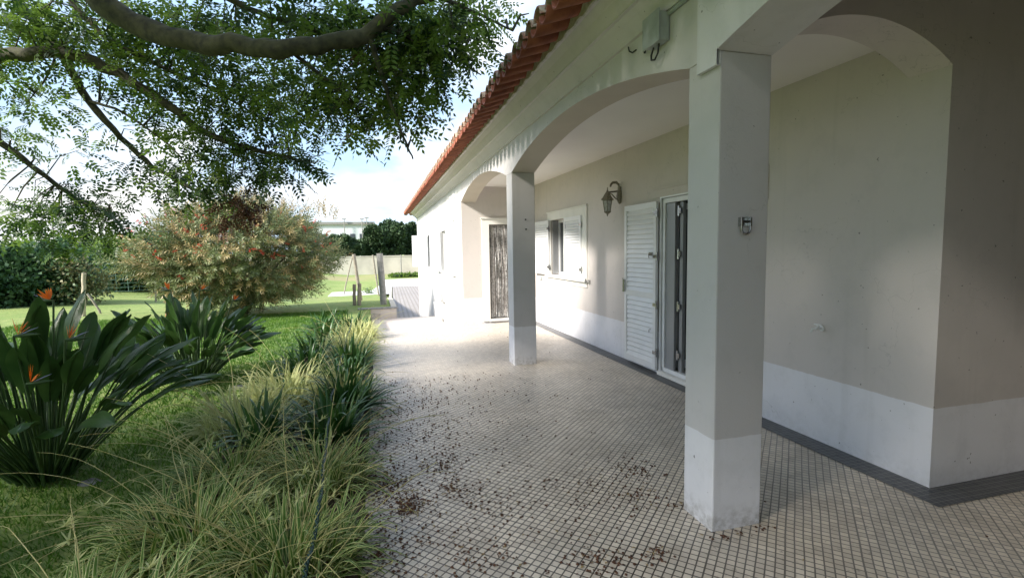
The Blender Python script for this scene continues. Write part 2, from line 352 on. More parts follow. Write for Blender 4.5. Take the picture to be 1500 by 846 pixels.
# top follows the lawn
V = []
ys = np.linspace(15.1, 42.5, 40)
b = MB(); vs = []
for y in ys:
    t = hgt(.4, y) + .03
    xo = .47 + .55 * (y - 23) / 20 if y > 23 else .47
    vs += [(xo - .16, y, -1.7), (xo - .16, y, t), (xo, y, t), (xo, y, -1.7)]
fs = [(4 * i + k, 4 * i + (k + 1) % 4, 4 * i + 4 + (k + 1) % 4, 4 * i + 4 + k) for i in range(39) for k in range(4)] + [(0, 1, 2, 3)]
b.add(vs, fs); tag(b.build('retaining_wall', m_bwall), 'low retaining wall along the left edge of the sunken cobbled driveway', 'wall')
t = thing('parapet_wall', (0.1, 15.1, -.42), 'short pale parapet wall with grey coping at the far edge of the landing', 'wall')
b = MB(); b.box(-.6, .46, 15.0, 15.16, -.6, -.13); b.build('wall_body', m_land, t)
b = MB(); b.box(-.64, .5, 14.97, 15.19, -.13, -.09); bevel(b.build('coping', m_conc, t), .01)
b = MB(); b.add([(-.17, -3, .012), (-.9, -3, .0), (-1.5, 2, -.01), (-1.25, 6, -.01), (-1.0, 10.5, -.02), (-.2, 10.5, -.02), (-.13, 10, .012)], [(0, 6, 5, 4, 3, 2, 1)])
tag(b.build('planting_soil', m_soil), kind='structure')

# ------------------------------------------------------------------ house
house = thing('house', (2.6, 8, 0), 'white single-storey house with arched porch and terracotta tiled eaves', 'house')
XF0, XF1, ZTOP = 1.745, 2.065, 3.30
def arch(y, y0, y1, zs=2.6, rise=.275):
    h = (y1 - y0) / 2; Rr = (h * h + rise * rise) / (2 * rise); yc = (y0 + y1) / 2
    return zs + math.sqrt(max(0, Rr * Rr - (y - yc) ** 2)) - (Rr - rise)
def strip_wall(b, axis, segs, ztop, a0, a1):
    # segs: list of (coordinate, bottom z) ; extruded between a0..a1 across
    def P(u, a, z): return (a, u, z) if axis == 'Y' else (u, a, z)
    for (u0, z0), (u1, z1) in zip(segs[:-1], segs[1:]):
        if abs(u1 - u0) < 1e-6: continue
        q = [P(u0, a0, z0), P(u1, a0, z1), P(u1, a0, ztop), P(u0, a0, ztop), P(u0, a1, z0), P(u1, a1, z1), P(u1, a1, ztop), P(u0, a1, ztop)]
        b.add(q, [(0, 3, 2, 1), (4, 5, 6, 7)], 0)
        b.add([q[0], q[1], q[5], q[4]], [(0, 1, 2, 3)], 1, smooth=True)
    (u0, z0), (u1, z1) = segs[0], segs[-1]
    b.add([P(u0, a0, z0), P(u0, a0, ztop), P(u0, a1, ztop), P(u0, a1, z0)], [(0, 1, 2, 3)]); b.add([P(u1, a0, z1), P(u1, a0, ztop), P(u1, a1, ztop), P(u1, a1, z1)], [(0, 3, 2, 1)])
def archseg(y0, y1, n=28, **k): return [(y0 + (y1 - y0) * i / n, arch(y0 + (y1 - y0) * i / n, y0, y1, **k)) for i in range(n + 1)]
P1a, P1b, P2a, P2b, YE = 2.26, 2.53, 6.41, 6.69, 10.55
# arcade wall (above the pillars), arches 2 and 3
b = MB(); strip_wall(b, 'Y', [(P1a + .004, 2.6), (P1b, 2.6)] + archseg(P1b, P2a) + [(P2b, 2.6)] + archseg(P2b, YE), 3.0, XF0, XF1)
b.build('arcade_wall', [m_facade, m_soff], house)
# arch 1 beside the camera, in a panel standing 25 mm proud
b = MB(); strip_wall(b, 'Y', [(-2.6, 2.6), (-2.2, 2.6)] + archseg(-2.2, 2.26), 3.0, XF0 - .002, XF1 + .002)
b.build('arcade_wall', [m_panel, m_panel], house)
b = MB(); strip_wall(b, 'Y', archseg(-2.2, 2.255) + [(2.255, 2.525), (2.42, 2.525)], 3.0, XF0 - .028, XF0 - .004)
bevel(b.build('raised_panel', [m_panel, m_panel], house), .003)
# pillars
def pillar(x0, x1, y0, y1, lab):
    b = MB(); b.box(x0, x1, y0, y1, -.02, 2.6); o = b.build('pillar', m_pillar, house); bevel(o, .008, 2); o['label'] = lab; return o
pillar(XF0, XF1, P1a, P1b, 'nearest white-based square pillar, with a steel eye plate')
pillar(XF0, XF1, P2a, P2b, 'middle square pillar between the two porch arches')
pillar(XF0, XF1, -2.6, -2.2, 'pillar behind the viewpoint')
# transverse arch
X0t, X1t = XF1, xw(2.3)
b = MB()
strip_wall(b, 'X', archseg(X0t, X1t, zs=2.665, rise=.215), 3.4, 2.28, 2.54)
b.build('cross_arch', [m_wall, m_wall], house)
# inner block walls: front (right of the corner) and the long porch wall
def wall_holes(b, y0, y1, z0, z1, holes, T, th=.25):
    ys = sorted(set([y0, y1] + [h[0] for h in holes] + [h[1] for h in holes])); zs = sorted(set([z0, z1] + [h[2] for h in holes] + [h[3] for h in holes]))
    ins = lambda y, z: any(h[0] < y < h[1] and h[2] < z < h[3] for h in holes)
    for a, c in zip(ys[:-1], ys[1:]):
        for d, e in zip(zs[:-1], zs[1:]):
            if ins((a + c) / 2, (d + e) / 2): continue
            b.add([T(0, a, d), T(0, c, d), T(0, c, e), T(0, a, e)], [(0, 3, 2, 1)])
    for h in holes:
        for p, q in (((h[0], h[2]), (h[1], h[2])), ((h[1], h[2]), (h[1], h[3])), ((h[1], h[3]), (h[0], h[3])), ((h[0], h[3]), (h[0], h[2]))):
            b.add([T(0, *p), T(0, *q), T(th, *q), T(th, *p)], [(0, 1, 2, 3)])
TW = lambda dx, y, z: (xw(y) + dx, y, z)
DOOR = (3.9, 5.37, 0.05, 2.17); WIN = (7.72, 9.2, 1.07, 2.13)
b = MB(); wall_holes(b, 2.28, YE, -.02, 2.93, [DOOR, WIN], TW); b.build('porch_wall', m_wall, house)
b = MB(); b.add([(3.400, 2.2785, -.02), (12, 2.2785, -.02), (12, 2.2785, 3.4), (3.400, 2.2785, 3.4)], [(0, 1, 2, 3)]); b.build('front_wall', m_wall, house)
b = MB(); b.box(XF1, 3.6, 2.54, YE, 2.93, 2.99); b.build('ceiling', m_ceil, house)
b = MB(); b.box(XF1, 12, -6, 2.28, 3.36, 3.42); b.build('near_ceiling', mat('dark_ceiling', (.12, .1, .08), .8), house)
b = MB(); b.box(8.5, 8.7, -4, 2.28, 0, 3.36); b.build('back_wall', m_wall, house)
b = MB(); b.box(-2.5, 8.7, -3.6, -3.3, -.02, 3.36); b.build('added_skylight_blocker', m_wall, house)  # unseen wall added behind the camera to cut skylight on the near faces
# end wall with doorway at YE
EDX0, EDX1, EDZ = 2.34, 3.14, 2.12
b = MB()
TE = lambda d, x, z: (x, YE + d, z)
wall_holes(b, XF0 + .002, 3.5, -.6, 2.99, [(EDX0, EDX1, 0.02, EDZ)], TE, .14); b.build('end_wall', m_wall, house)
# front wall of the far wing, with two windows and a vent
FW = [(11.75, 13.9, 1.0, 2.1), (15.9, 17.85, 1.0, 2.1)]
TF = lambda d, y, z: (XF0 + d, y, z)
b = MB(); wall_holes(b, YE, 22.9, -1.7, 3.0, [(y0, y1, z0, z1) for y0, y1, z0, z1 in FW], TF, .16)
b.add([(XF0, 22.9, -1.7), (9, 22.9, -1.7), (9, 22.9, 3), (XF0, 22.9, 3)], [(0, 1, 2, 3)]); b.build('far_wing_wall', m_far, house)
b = MB(); b.box(1.6, XF0 - .001, 11.2, 15.4, -.9, -.02); bevel(b.build('plinth', m_far, house), .01)
# cornice : stepped, running the whole length
prof = [(1.745, 3.0), (1.722, 3.0), (1.715, 3.02), (1.66, 3.085), (1.625, 3.115), (1.60, 3.118), (1.597, 3.132), (1.55, 3.20), (1.50, 3.245), (1.47, 3.25), (1.47, 3.33), (1.8, 3.38)]
b = MB(); Y0, Y1 = -6, 22.92
ysn = [Y0 + (Y1 - Y0) * i / 60 for i in range(61)]
vs = [(x, y, z) for y in ysn for x, z in prof]; k = len(prof)
b.add(vs, [(i * k + j, i * k + j + 1, (i + 1) * k + j + 1, (i + 1) * k + j) for i in range(60) for j in range(k - 1)])
b.add(vs[-k:], [tuple(range(k))])
# return on the far end
vs = [(x, 22.9 + (1.745 - px) , z) for x in (1.745, 9) for px, z in prof]
vs = [((px if q == 0 else 9), 22.92 + (1.745 - px) * 1.0, z) for q in (0, 1) for px, z in prof]
b.add(vs, [(j, k + j, k + j + 1, j + 1) for j in range(k - 1)])
b.build('cornice', m_facade, house)
# roof slab and barrel tiles
slope = .30
b = MB(); b.add([(1.42, -6, 3.30), (1.42, 23.3, 3.30), (7.5, 17, 3.30 + 6 * slope), (7.5, -6, 3.30 + 6 * slope), (9, 23.3, 3.3), (9, 17, 3.3 + 6 * slope)], [(0, 3, 2, 1), (1, 2, 5, 4)])
roof = b.build('roof', m_terra, house)
def halfpipe(b, y, r, x0, x1, z0, z1, up, mi, th=.014, n=7):
    vs = []
    for (x, z, rr) in ((x0, z0, r), (x1, z1, r * .88)):
        for R_ in (rr, rr - th):
            for i in range(n):
                a = pi * i / (n - 1); vs.append((x, y + R_ * cos(a), z + (R_ * sin(a) if up else -R_ * sin(a))))
    fs = []
    for i in range(n - 1):
        fs += [(i, i + 1, 2 * n + i + 1, 2 * n + i), (n + i + 1, n + i, 3 * n + i, 3 * n + i + 1), (i + 1, i, n + i, n + i + 1)]
    b.add(vs, fs, mi, True)
PT = .222; y = -1.0; i = 0
pans = MB(); cov = MB(); mo = MB(); mprof = []
while y < 23.2:
    j = rnd.uniform(-.006, .006); dz = rnd.uniform(-.004, .004); xo = 1.19 + rnd.uniform(-.012, .012)
    for c in range(3):
        xa = xo + .38 * c
        halfpipe(pans, y + j, .088, xa, xa + .42, 3.265 + dz + (xa - 1.2) * slope + (.0 if c == 0 else 0), 3.262 + dz + (xa + .42 - 1.2) * slope, False, 0)
        halfpipe(cov, y + PT / 2 + j, .085, xa - .01, xa + .41, 3.262 + dz + (xa - 1.2) * slope, 3.25 + dz + (xa + .42 - 1.2) * slope, True, 0)
    # mortar blob at the wall end of each pan
    mprof += [(y + PT / 2 - .075, 3.237), (y + PT / 2 - .045 + j, 3.224 + rnd.uniform(-.006, .004)), (y + PT / 2 + .04, 3.226 + rnd.uniform(-.006, .004)), (y + PT / 2 + .075, 3.237)]
    y += PT; i += 1
vs = [(x_, y_, z_) for y_, zl in mprof for x_, z_ in ((1.452, zl), (1.452, 3.3), (1.468, 3.3), (1.468, zl))]
mo.add(vs, [(4 * i + k, 4 * i + (k + 1) % 4, 4 * i + 4 + (k + 1) % 4, 4 * i + 4 + k) for i in range(len(mprof) - 1) for k in range(4)])
pans.build('pan_tiles', m_terra, roof); cov.build('cover_tiles', m_terra2, roof); mo.build('mortar_bedding', m_mortar, roof)
b = MB()
x = 1.3
while x < 9:
    for q in (0, 1):
        yy = 23.32
        vs = []
        n_ = 7
        for (Yv, zz) in ((yy, 3.25), (yy - .42, 3.25 + .42 * slope)):
            for i_ in range(n_):
                a = pi * i_ / 6; vs.append((x + q * PT / 2 + .086 * cos(a), Yv, zz + (.086 * sin(a) if q else -.086 * sin(a))))
        b.add(vs, [(i_, i_ + 1, n_ + i_ + 1, n_ + i_) for i_ in range(6)], 0, True)
    x += PT
b.build('end_tiles', m_terra2, roof)

# shutters, built in a local frame: hinge at origin, leaf along +Y, thickness along -X
def shutter_mesh(wd, ht, slats, T, split=None):
    b = MB(); th = .035; st = .055
    bx = lambda *a: b.box(*a, T=T)
    bx(-th, 0, 0, st, 0, ht); bx(-th, 0, wd - st, wd, 0, ht)
    bx(-th, 0, st, wd - st, 0, .08); bx(-th, 0, st, wd - st, ht - .07, ht)
    z0, z1 = .08, ht - .07
    if split: bx(-th, 0, st, wd - st, split - .035, split + .035)
    b.add([T(Vector(p)) for p in ((-.012, st, z0), (-.012, wd - st, z0), (-.012, wd - st, z1), (-.012, st, z1))], [(0, 1, 2, 3)])
    dz = (z1 - z0) / slats
    for i in range(slats):
        z = z0 + i * dz
        if split and abs(z + dz / 2 - split) < .05: continue
        b.add([T(Vector(p)) for p in ((-.030, st, z + .004), (-.030, wd - st, z + .004), (-.010, wd - st, z + dz * .98), (-.010, st, z + dz * .98), (-.024, st, z - .004), (-.024, wd - st, z - .004))], [(0, 3, 2, 1), (0, 1, 5, 4)])
    return b
def place(hx, hy, hz, ang, sgn=1):
    # leaf direction = (sin ang away to -X, sgn*cos ang along Y)
    d = Vector((-sin(ang), sgn * cos(ang), 0)); nrm = Vector((cos(ang), sgn * sin(ang), 0))
    return lambda v: Vector((hx, hy, hz)) + nrm * v.x + d * v.y + Vector((0, 0, v.z))
def hinge(parent, T, zs, y=.0):
    for z in zs:
        b = MB(); b.box(-.045, -.033, -.03, .05, z - .02, z + .02, T=T)
        b.tube([T(Vector((-.03, -.012, z - .05))), T(Vector((-.03, -.012, z + .05)))], .012, 8)
        b.build('hinge', m_steel, parent)

# porch window
win = thing('porch_window', (xw(8.4), 8.45, 1.0), None, None); win.parent = house; win.location = Vector((xw(8.4), 8.45, 1.0)) - house.location
win['label'] = 'shuttered window in the porch wall with a plaster surround'
def surround(y0, y1, z0, z1, g, parent, T3, mt, sillz):
    b = MB(); t_ = .02
    for a in ((y0, g[0], z0, z1), (g[1], y1, z0, z1), (g[0], g[1], g[3], z1), (g[0], g[1], z0, g[2])):
        b.box(-t_, .012, a[0], a[1], a[2], a[3], T=T3)
    o = b.build('surround', mt, parent)
    b = MB(); b.box(-.075, -.005, y0 - .03, y1 + .03, sillz - .018, sillz + .018, T=T3); bevel(b.build('sill', mt, parent), .004)
    b = MB(); b.box(-.035, -.001, y0 - .02, y1 + .02, z1 + .0015, z1 + .022, T=T3); b.build('hood_moulding', mt, parent)
TWv = lambda v: Vector((xw(v.y) + v.x, v.y, v.z))
surround(7.52, 9.37, .93, 2.27, WIN, win, TWv, m_surround, 1.04)
def winframe(parent, T, y0, y1, z0, z1, dx, openleaf=True):
    b = MB(); f = .05
    for a in ((y0, y0 + f, z0, z1), (y1 - f, y1, z0, z1), (y0 + f, y1 - f, z0, z0 + f), (y0 + f, y1 - f, z1 - f, z1)): b.box(dx, dx + .06, *a, T=T)
    ym = (y0 + y1) / 2; b.box(dx + .01, dx + .05, ym - .035, ym + .035, z0 + f, z1 - f, T=T)
    fr = b.build('frame', m_white, parent)
    b = MB(); b.box(dx + .028, dx + .034, y0 + f, ym - .036, z0 + f, z1 - f, T=T); b.build('pane', m_glass, parent)
    b = MB(); b.box(dx + .028, dx + .034, ym + .036, y1 - f, z0 + f, z1 - f, T=T); b.build('pane', m_glass, parent)
winframe(win, TWv, WIN[0], WIN[1], WIN[2], WIN[3], .14)
# reveal liner showing grey track inside the gap
b = MB(); b.box(.02, .13, WIN[1] - .03, WIN[1] - .004, WIN[2] + .01, WIN[3] - .01, T=TWv); b.box(.03, .055, 8.62, 8.66, WIN[2] + .01, WIN[3] - .01, T=TWv); b.box(.085, .11, 8.76, 8.8, WIN[2] + .01, WIN[3] - .01, T=TWv); b.build('shutter_track', m_alu, win)
T1 = place(xw(7.72) - .004, 7.715, 1.07, 0.02, 1); shutter_mesh(.745, 1.06, 19, T1).build('shutter', m_white, win); hinge(win, T1, (.15, .9))
T2 = place(xw(9.21) - .03, 9.215, 1.07, 0.05, 1); shutter_mesh(.88, 1.06, 19, T2).build('shutter', m_white, win); hinge(win, T2, (.15, .9))
b = MB(); b.tube([TW(-.03, 7.44, 1.03), TW(-.075, 7.43, 1.03), TW(-.08, 7.43, 1.085)], .011, 8); b.box(-.02, 0, 7.41, 7.46, 1.0, 1.06, T=TWv); b.build('shutter_catch', m_steel, win)
b = MB(); b.box(-.03, 0, 9.75, 9.9, .93, 1.0, T=TWv); b.build('shutter_stop', m_box, win)

# porch door
dr = thing('porch_door', (0, 0, 0), None, None); dr.parent = house; dr.location = Vector((xw(4.6), 4.64, 0)) - house.location
del_keys = None
dr['label'] = 'open glazed porch door with a tall white louvred shutter folded back'
b = MB(); t_ = .014
for a in ((DOOR[1], DOOR[1] + .02, 0.0, 2.19), (DOOR[0] - .02, DOOR[0], 0.0, 2.19), (DOOR[0], DOOR[1], DOOR[3], 2.19)): b.box(-.02, .06, *a, T=TWv)
for a in ((DOOR[1] - .055, DOOR[1] - .003, .06, 2.165), (DOOR[0] + .003, DOOR[0] + .055, .06, 2.165), (DOOR[0] + .055, DOOR[1] - .055, 2.11, 2.165), (DOOR[0] + .003, DOOR[1] - .003, .052, .1)): b.box(.005, .07, *a, T=TWv)
b.build('frame', m_white, dr)
b = MB(); b.box(-.06, .24, DOOR[0] + .0, DOOR[1] - .0, .006, .05, T=TWv); bevel(b.build('threshold', m_surround, dr), .005)
b = MB(); b.box(-.02, -.001, 3.7, 5.56, 2.285, 2.305, T=TWv); b.box(-.008, -.001, 3.7, 3.88, 2.0, 2.285, T=TWv); b.box(-.008, -.001, 3.88, 5.56, 2.19, 2.285, T=TWv); b.build('hood_moulding', m_wall, dr)
# folding door leaves, opened inwards: seen nearly edge on
Td = place(xw(5.3) + .10, 5.30, .1, pi, 1)
def glazed(b, bg_, x0, y0, x1, y1, z0, z1, w_=.07, th=.045):
    a = Vector((x0, y0, 0)); c = Vector((x1, y1, 0)); d = (c - a); Ln = d.length; d.normalize(); nn = Vector((d.y, -d.x, 0))
    T = lambda v: a + d * v.y + nn * v.x + Vector((0, 0, v.z))
    for q in ((0, w_, z0, z1), (Ln - w_, Ln, z0, z1), (w_, Ln - w_, z0, z0 + .1), (w_, Ln - w_, z1 - w_, z1)): b.box(0, th, *q, T=T)
    bg_.box(.018, .026, w_, Ln - w_, z0 + .1, z1 - w_, T=T)
b = MB(); g_ = MB()
glazed(b, g_, xw(5.3) + .09, 5.30, xw(5.3) + .72, 5.12, .1, 2.1)
b.build('door_leaf', m_white, dr); g_.build('door_glass', m_glass, dr)
b = MB(); g_ = MB()
glazed(b, g_, xw(5.3) + .12, 4.93, xw(5.3) + .7, 4.99, .1, 2.1)
b.build('door_leaf', m_alu, dr); g_.build('door_glass', m_glass, dr)
b = MB(); b.box(.01, .035, 5.12, 5.28, .1, 2.1, T=TWv); b.box(.05, .09, 5.02, 5.08, .1, 2.1, T=TWv); b.build('side_rail', m_alu, dr)
for z in (.3, .88, 1.5, 2.0):
    b = MB(); b.tube([TW(.03, 5.08, z - .06), TW(.03, 5.08, z + .06)], .014, 8); b.box(.02, .04, 5.03, 5.09, z - .03, z + .03, T=TWv); b.build('inner_hinge', m_steel, dr)
T3 = place(xw(5.4) - .03, 5.405, .05, 0.035, 1)
shutter_mesh(.755, 2.09, 31, T3, split=.93).build('shutter', m_white, dr); hinge(dr, T3, (.22, .82, 1.42, 1.95))
b = MB(); b.tube([T3(Vector((-.035, .10, 1.45))), T3(Vector((-.07, .10, 1.45))), T3(Vector((-.07, .10, 1.40)))], .007, 6); b.box(-.045, -.034, .06, .14, 1.43, 1.47, T=T3)
b.build('latch_hook', m_steel, dr); b = MB(); b.tube([T3(Vector((-.035, .10, .5))), T3(Vector((-.06, .10, .5))), T3(Vector((-.06, .10, .46)))], .007, 6); b.build('latch_hook', m_steel, dr)
b = MB(); b.box(-.055, -.035, .72, .75, .93, 1.1, T=T3); b.tube([T3(Vector((-.05, .765, .93))), T3(Vector((-.05, .765, 1.12)))], .006, 6); b.build('bolt', m_steel, dr)
# room behind door and window
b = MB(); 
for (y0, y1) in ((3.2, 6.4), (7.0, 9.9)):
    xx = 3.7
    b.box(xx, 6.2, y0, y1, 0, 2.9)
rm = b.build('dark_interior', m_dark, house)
# the boxes are shells seen from inside through openings: open their wall-side face
me = rm.data
import bmesh
bm = bmesh.new(); bm.from_mesh(me)
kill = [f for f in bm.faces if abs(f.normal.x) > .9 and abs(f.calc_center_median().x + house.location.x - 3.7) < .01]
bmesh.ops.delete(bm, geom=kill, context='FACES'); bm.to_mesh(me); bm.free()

# far doorway: surround, door, curtain
ed = thing('entrance_door', (0, 0, 0), None, None); ed.parent = house; ed.location = Vector((2.74, YE, 0)) - house.location
ed['label'] = 'entrance door with an arched panel, behind a strand curtain'
b = MB()
for a in ((EDX0 - .16, EDX0, 0.0, EDZ + .12), (EDX1, EDX1 + .16, 0.0, EDZ + .12), (EDX0, EDX1, EDZ, EDZ + .12)):
    b.box(a[0], a[1], YE - .02, YE + .01, a[2], a[3])
b.box(EDX0 - .18, EDX1 + .18, YE - .04, YE, EDZ + .121, EDZ + .14); b.build('surround', m_surround, ed)
b = MB(); b.box(EDX0 - .02, EDX1 + .02, YE - .1, YE + .13, .004, .05); bevel(b.build('step', m_surround, ed), .006)
b = MB(); b.box(EDX0, EDX1, YE + .12, YE + .16, .05, EDZ); 
pts = [(EDX0 + .14, YE + .11, .3), (EDX0 + .14, YE + .11, 1.62)] + [(2.74 - .26 * cos(pi * i / 12), YE + .11, 1.62 + .3 * sin(pi * i / 12)) for i in range(13)] + [(EDX1 - .14, YE + .11, .3)]
b.tube(pts, .018, 8); b.build('door_panel', mat('door_grey_brown', (.2, .195, .185), .5, noise=12, col2=(.3, .29, .28)), ed)
cu = MB()
for k in range(46):
    x = EDX0 + .02 + (EDX1 - EDX0 - .04) * (k + .5) / 46
    y_ = YE + .03 + rnd.uniform(-.012, .012); pts = []; ph = rnd.uniform(0, 6); am = rnd.uniform(.002, .012)
    n_ = 14; zb = .07 + rnd.uniform(0, .05)
    L_ = []
    for i in range(n_ + 1):
        z = EDZ - .03 - (EDZ - .03 - zb) * i / n_
        xx = x + am * sin(ph + i * .6) * i / n_; wd = rnd.uniform(.005, .0095)
        L_ += [(xx - wd, y_ + am * sin(i + ph), z), (xx + wd, y_ - am * cos(i * 1.3), z)]
    cu.add(L_, [(2 * i, 2 * i + 1, 2 * i + 3, 2 * i + 2) for i in range(n_)], rnd.choice([0, 0, 1, 2]))
cu.tube([(EDX0 + .005, YE + .03, EDZ - .02), (EDX1 - .005, YE + .03, EDZ - .02)], .012, 8, 1)
cs = [mat('curtain_strand_a', (.5, .5, .49), .7, noise=30, col2=(.1, .1, .1)), mat('curtain_strand_b', (.10, .09, .085), .6, noise=30, col2=(.3, .28, .26)), mat('curtain_strand_c', (.5, .48, .46), .7, noise=22, col2=(.25, .23, .22))]
tag(cu.build('door_curtain', cs), 'grey and black strand fly curtain hanging in the far doorway', 'curtain')

# far wing windows
for wi, (y0, y1, z0, z1) in enumerate(FW):
    fw = thing('wing_window', (0, 0, 0), None, None); fw.parent = house; fw.location = Vector((XF0, (y0 + y1) / 2, z0)) - house.location
    fw['label'] = ['nearer shuttered window of the far wing', 'farther shuttered window of the far wing'][wi]
    TFv = lambda v: Vector((XF0 + v.x, v.y, v.z))
    surround(y0 - .2, y1 + .2, z0 - .24, z1 + .16, (y0, y1, z0, z1), fw, TFv, m_far, z0 - .02)
    winframe(fw, TFv, y0, y1, z0, z1, .09)
    wd = (y1 - y0) / 2
    Ta = place(XF0 - .005, y0 + .005, z0, .02, 1); shutter_mesh(wd - .02, z1 - z0, 17, Ta).build('shutter', m_white, fw)
    ang = [R(9), R(75)][wi]
    Tb = place(XF0 - .03, y1 - .0, z0, ang, 1); shutter_mesh([wd, .55][wi], z1 - z0, 17, Tb).build('shutter', m_white, fw)
b = MB(); b.box(-.06, 0, 13.6, 14.2, .1, .14, T=lambda v: Vector((XF0 + v.x, v.y, v.z))); b.box(-.03, 0, 14.18, 14.24, .14, .32, T=lambda v: Vector((XF0 + v.x, v.y, v.z))); b.build('vent_ledge', m_conc, house)
b = MB(); b.box(1.57, 1.6, 12.8, 13.1, -.3, -.22); b.build('air_vent', m_conc, house)

# ------------------------------------------------------------------ fittings on the house
# junction box
t = thing('junction_box', (XF0, 2.8, 2.9), 'grey plastic junction box with loose black wires above the porch arch', 'junction box')
b = MB(); b.box(XF0 - .075, XF0 - .002, 2.72, 2.89, 2.83, 3.0); bevel(b.build('box_body', m_box, t), .012, 3)
b = MB(); b.box(XF0 - .088, XF0 - .0755, 2.71, 2.90, 2.82, 3.01); bevel(b.build('lid', m_box, t), .008, 2)
b = MB()
b.tube([(XF0 - .04, 2.84, 2.83), (XF0 - .045, 2.86, 2.79), (XF0 - .05, 2.85, 2.755), (XF0 - .05, 2.81, 2.745), (XF0 - .045, 2.785, 2.775), (XF0 - .04, 2.78, 2.83)], .006, 6)
b.tube([(XF0 - .03, 2.89, 2.9), (XF0 - .05, 2.93, 2.905), (XF0 - .03, 2.96, 2.87), (XF0 - .01, 2.97, 2.93), (XF0 - .02, 2.985, 2.85)], .007, 6)
b.build('loose_wire', m_black, t)
b = MB(); b.tube([(XF0 - .012, 2.72, 2.985), (XF0 - .012, 2.44, 2.985), (XF0 - .04, 2.40, 2.985), (XF0 - .04, 0, 2.985)], .014, 8); b.build('conduit', m_box, t)
b = MB(); b.tube([(XF0 - .01, 3.22, 2.98), (XF0 - .02, 3.19, 2.94), (XF0 - .012, 3.16, 2.92), (XF0 - .006, 3.12, 2.925)], .005, 6); tag(b.build('loose_wire', m_black), 'short black wire end poking out left of the junction box', 'wire')
# eye plate on the near pillar
t = thing('eye_plate', (1.905, P1a, 1.71), 'steel eye plate with a hanging ring screwed to the nearest pillar', 'hook')
b = MB(); b.box(-.034 + 1.905, 1.905 + .034, P1a - .006, P1a - .0005, 1.695, 1.745)
b.box(1.905 - .034, 1.905 - .024, P1a - .03, P1a - .006, 1.695, 1.745); b.box(1.905 + .024, 1.905 + .034, P1a - .03, P1a - .006, 1.695, 1.745)
bevel(b.build('plate', m_steel, t), .002)
b = MB(); pts = [(1.905 - .028, P1a - .02, 1.72)] + [(1.905 - .028 * cos(pi * i / 10), P1a - .022, 1.685 - .03 * sin(pi * i / 10)) for i in range(11)] + [(1.905 + .028, P1a - .02, 1.72)]
b.tube(pts, .0055, 8); b.build('ring', m_steel, t)
b = MB(); b.tube([(1.905 - .03, P1a - .02, 1.722), (1.905 + .03, P1a - .02, 1.722)], .006, 8); b.tube([(1.9, P1a - .012, 1.722), (1.9, P1a - .006, 1.722)], .009, 8); b.build('pin', m_black, t)
# water tap on the porch wall
t = thing('water_tap', (xw(3.11), 3.11, .92), 'small white plastic tap on the bare porch wall', 'tap')
x0 = xw(3.11)
b = MB(); b.tube([(x0, 3.11, .925), (x0 - .07, 3.11, .925)], .011, 10); b.tube([(x0 - .055, 3.11, .925), (x0 - .085, 3.125, .922), (x0 - .09, 3.13, .895)], .009, 8); b.tube([(x0 - .002, 3.11, .925), (x0 - .01, 3.11, .925)], .022, 12); b.build('spout', m_white, t)
b = MB(); b.tube([(x0 - .045, 3.11, .93), (x0 - .045, 3.11, .955)], .007, 8); b.tube([(x0 - .045, 3.075, .957), (x0 - .045, 3.145, .957)], .006, 8); b.build('handle', m_white, t)
# two black screws on the middle pillar, small dark bolts
for z, xx in ((1.98, 1.93), (1.85, 1.935)):
    b = MB(); b.tube([(xx, P2a - .012, z), (xx, P2a, z)], .011, 8); tag(b.build('wall_plug', m_black), ['upper black screw hole cover on the middle pillar', 'lower black screw hole cover on the middle pillar'][z < 1.9], 'screw', 'screws on the middle pillar')
# lantern
yl = 6.42; xl = xw(yl)
t = thing('wall_lantern', (xl, yl, 2.2), 'bronze carriage lantern on a scrolled bracket beside the porch door', 'wall lamp')
b = MB(); 
b.tube([(xl - .012, yl, 2.24), (xl - .012, yl, 2.44)], [.028, .028], 10); b.tube([(xl - .014, yl, 2.2), (xl - .014, yl, 2.24), (xl - .014, yl, 2.3), (xl - .014, yl, 2.38), (xl - .014, yl, 2.42)], [.01, .035, .045, .035, .015], 10); b.build('back_plate', m_bronze, t)
b = MB(); b.tube([(xl - .02, yl, 2.42), (xl - .03, yl, 2.47), (xl - .07, yl, 2.5), (xl - .12, yl, 2.495), (xl - .15, yl, 2.465), (xl - .155, yl, 2.435)], [.012, .016, .02, .018, .016, .013], 8)
b.tube([(xl - .02, yl, 2.25), (xl - .07, yl, 2.27), (xl - .13, yl, 2.33), (xl - .19, yl, 2.36)], .009, 8); b.tube([(xl - .02, yl, 2.38), (xl - .1, yl, 2.37), (xl - .19, yl, 2.36)], .011, 8); b.build('bracket', m_bronze, t)
lx = xl - .2
b = MB(); b.lathe([(.004, 2.43), (.01, 2.415), (.005, 2.4), (.014, 2.385), (.014, 2.375), (.04, 2.34), (.075, 2.285), (.098, 2.262), (.098, 2.252), (.0, 2.252)], 6, (lx, yl, 0), smooth=False); b.build('roof_cap', m_bronze, t)
b = MB(); b.lathe([(.068, 2.25), (.042, 2.09), (.0, 2.09)], 6, (lx, yl, 0), smooth=False); b.build('glass_body', m_lglass, t)
b = MB()
for k in range(6):
    a = 2 * pi * k / 6; b.tube([(lx + .07 * cos(a), yl + .07 * sin(a), 2.252), (lx + .044 * cos(a), yl + .044 * sin(a), 2.09)], .005, 5)
b.lathe([(.05, 2.092), (.05, 2.082), (.03, 2.065), (.01, 2.055), (.012, 2.04), (.004, 2.025)], 12, (lx, yl, 0)); b.lathe([(.072, 2.252), (.076, 2.245), (.07, 2.238)], 6, (lx, yl, 0)); b.build('cage', m_bronze, t)
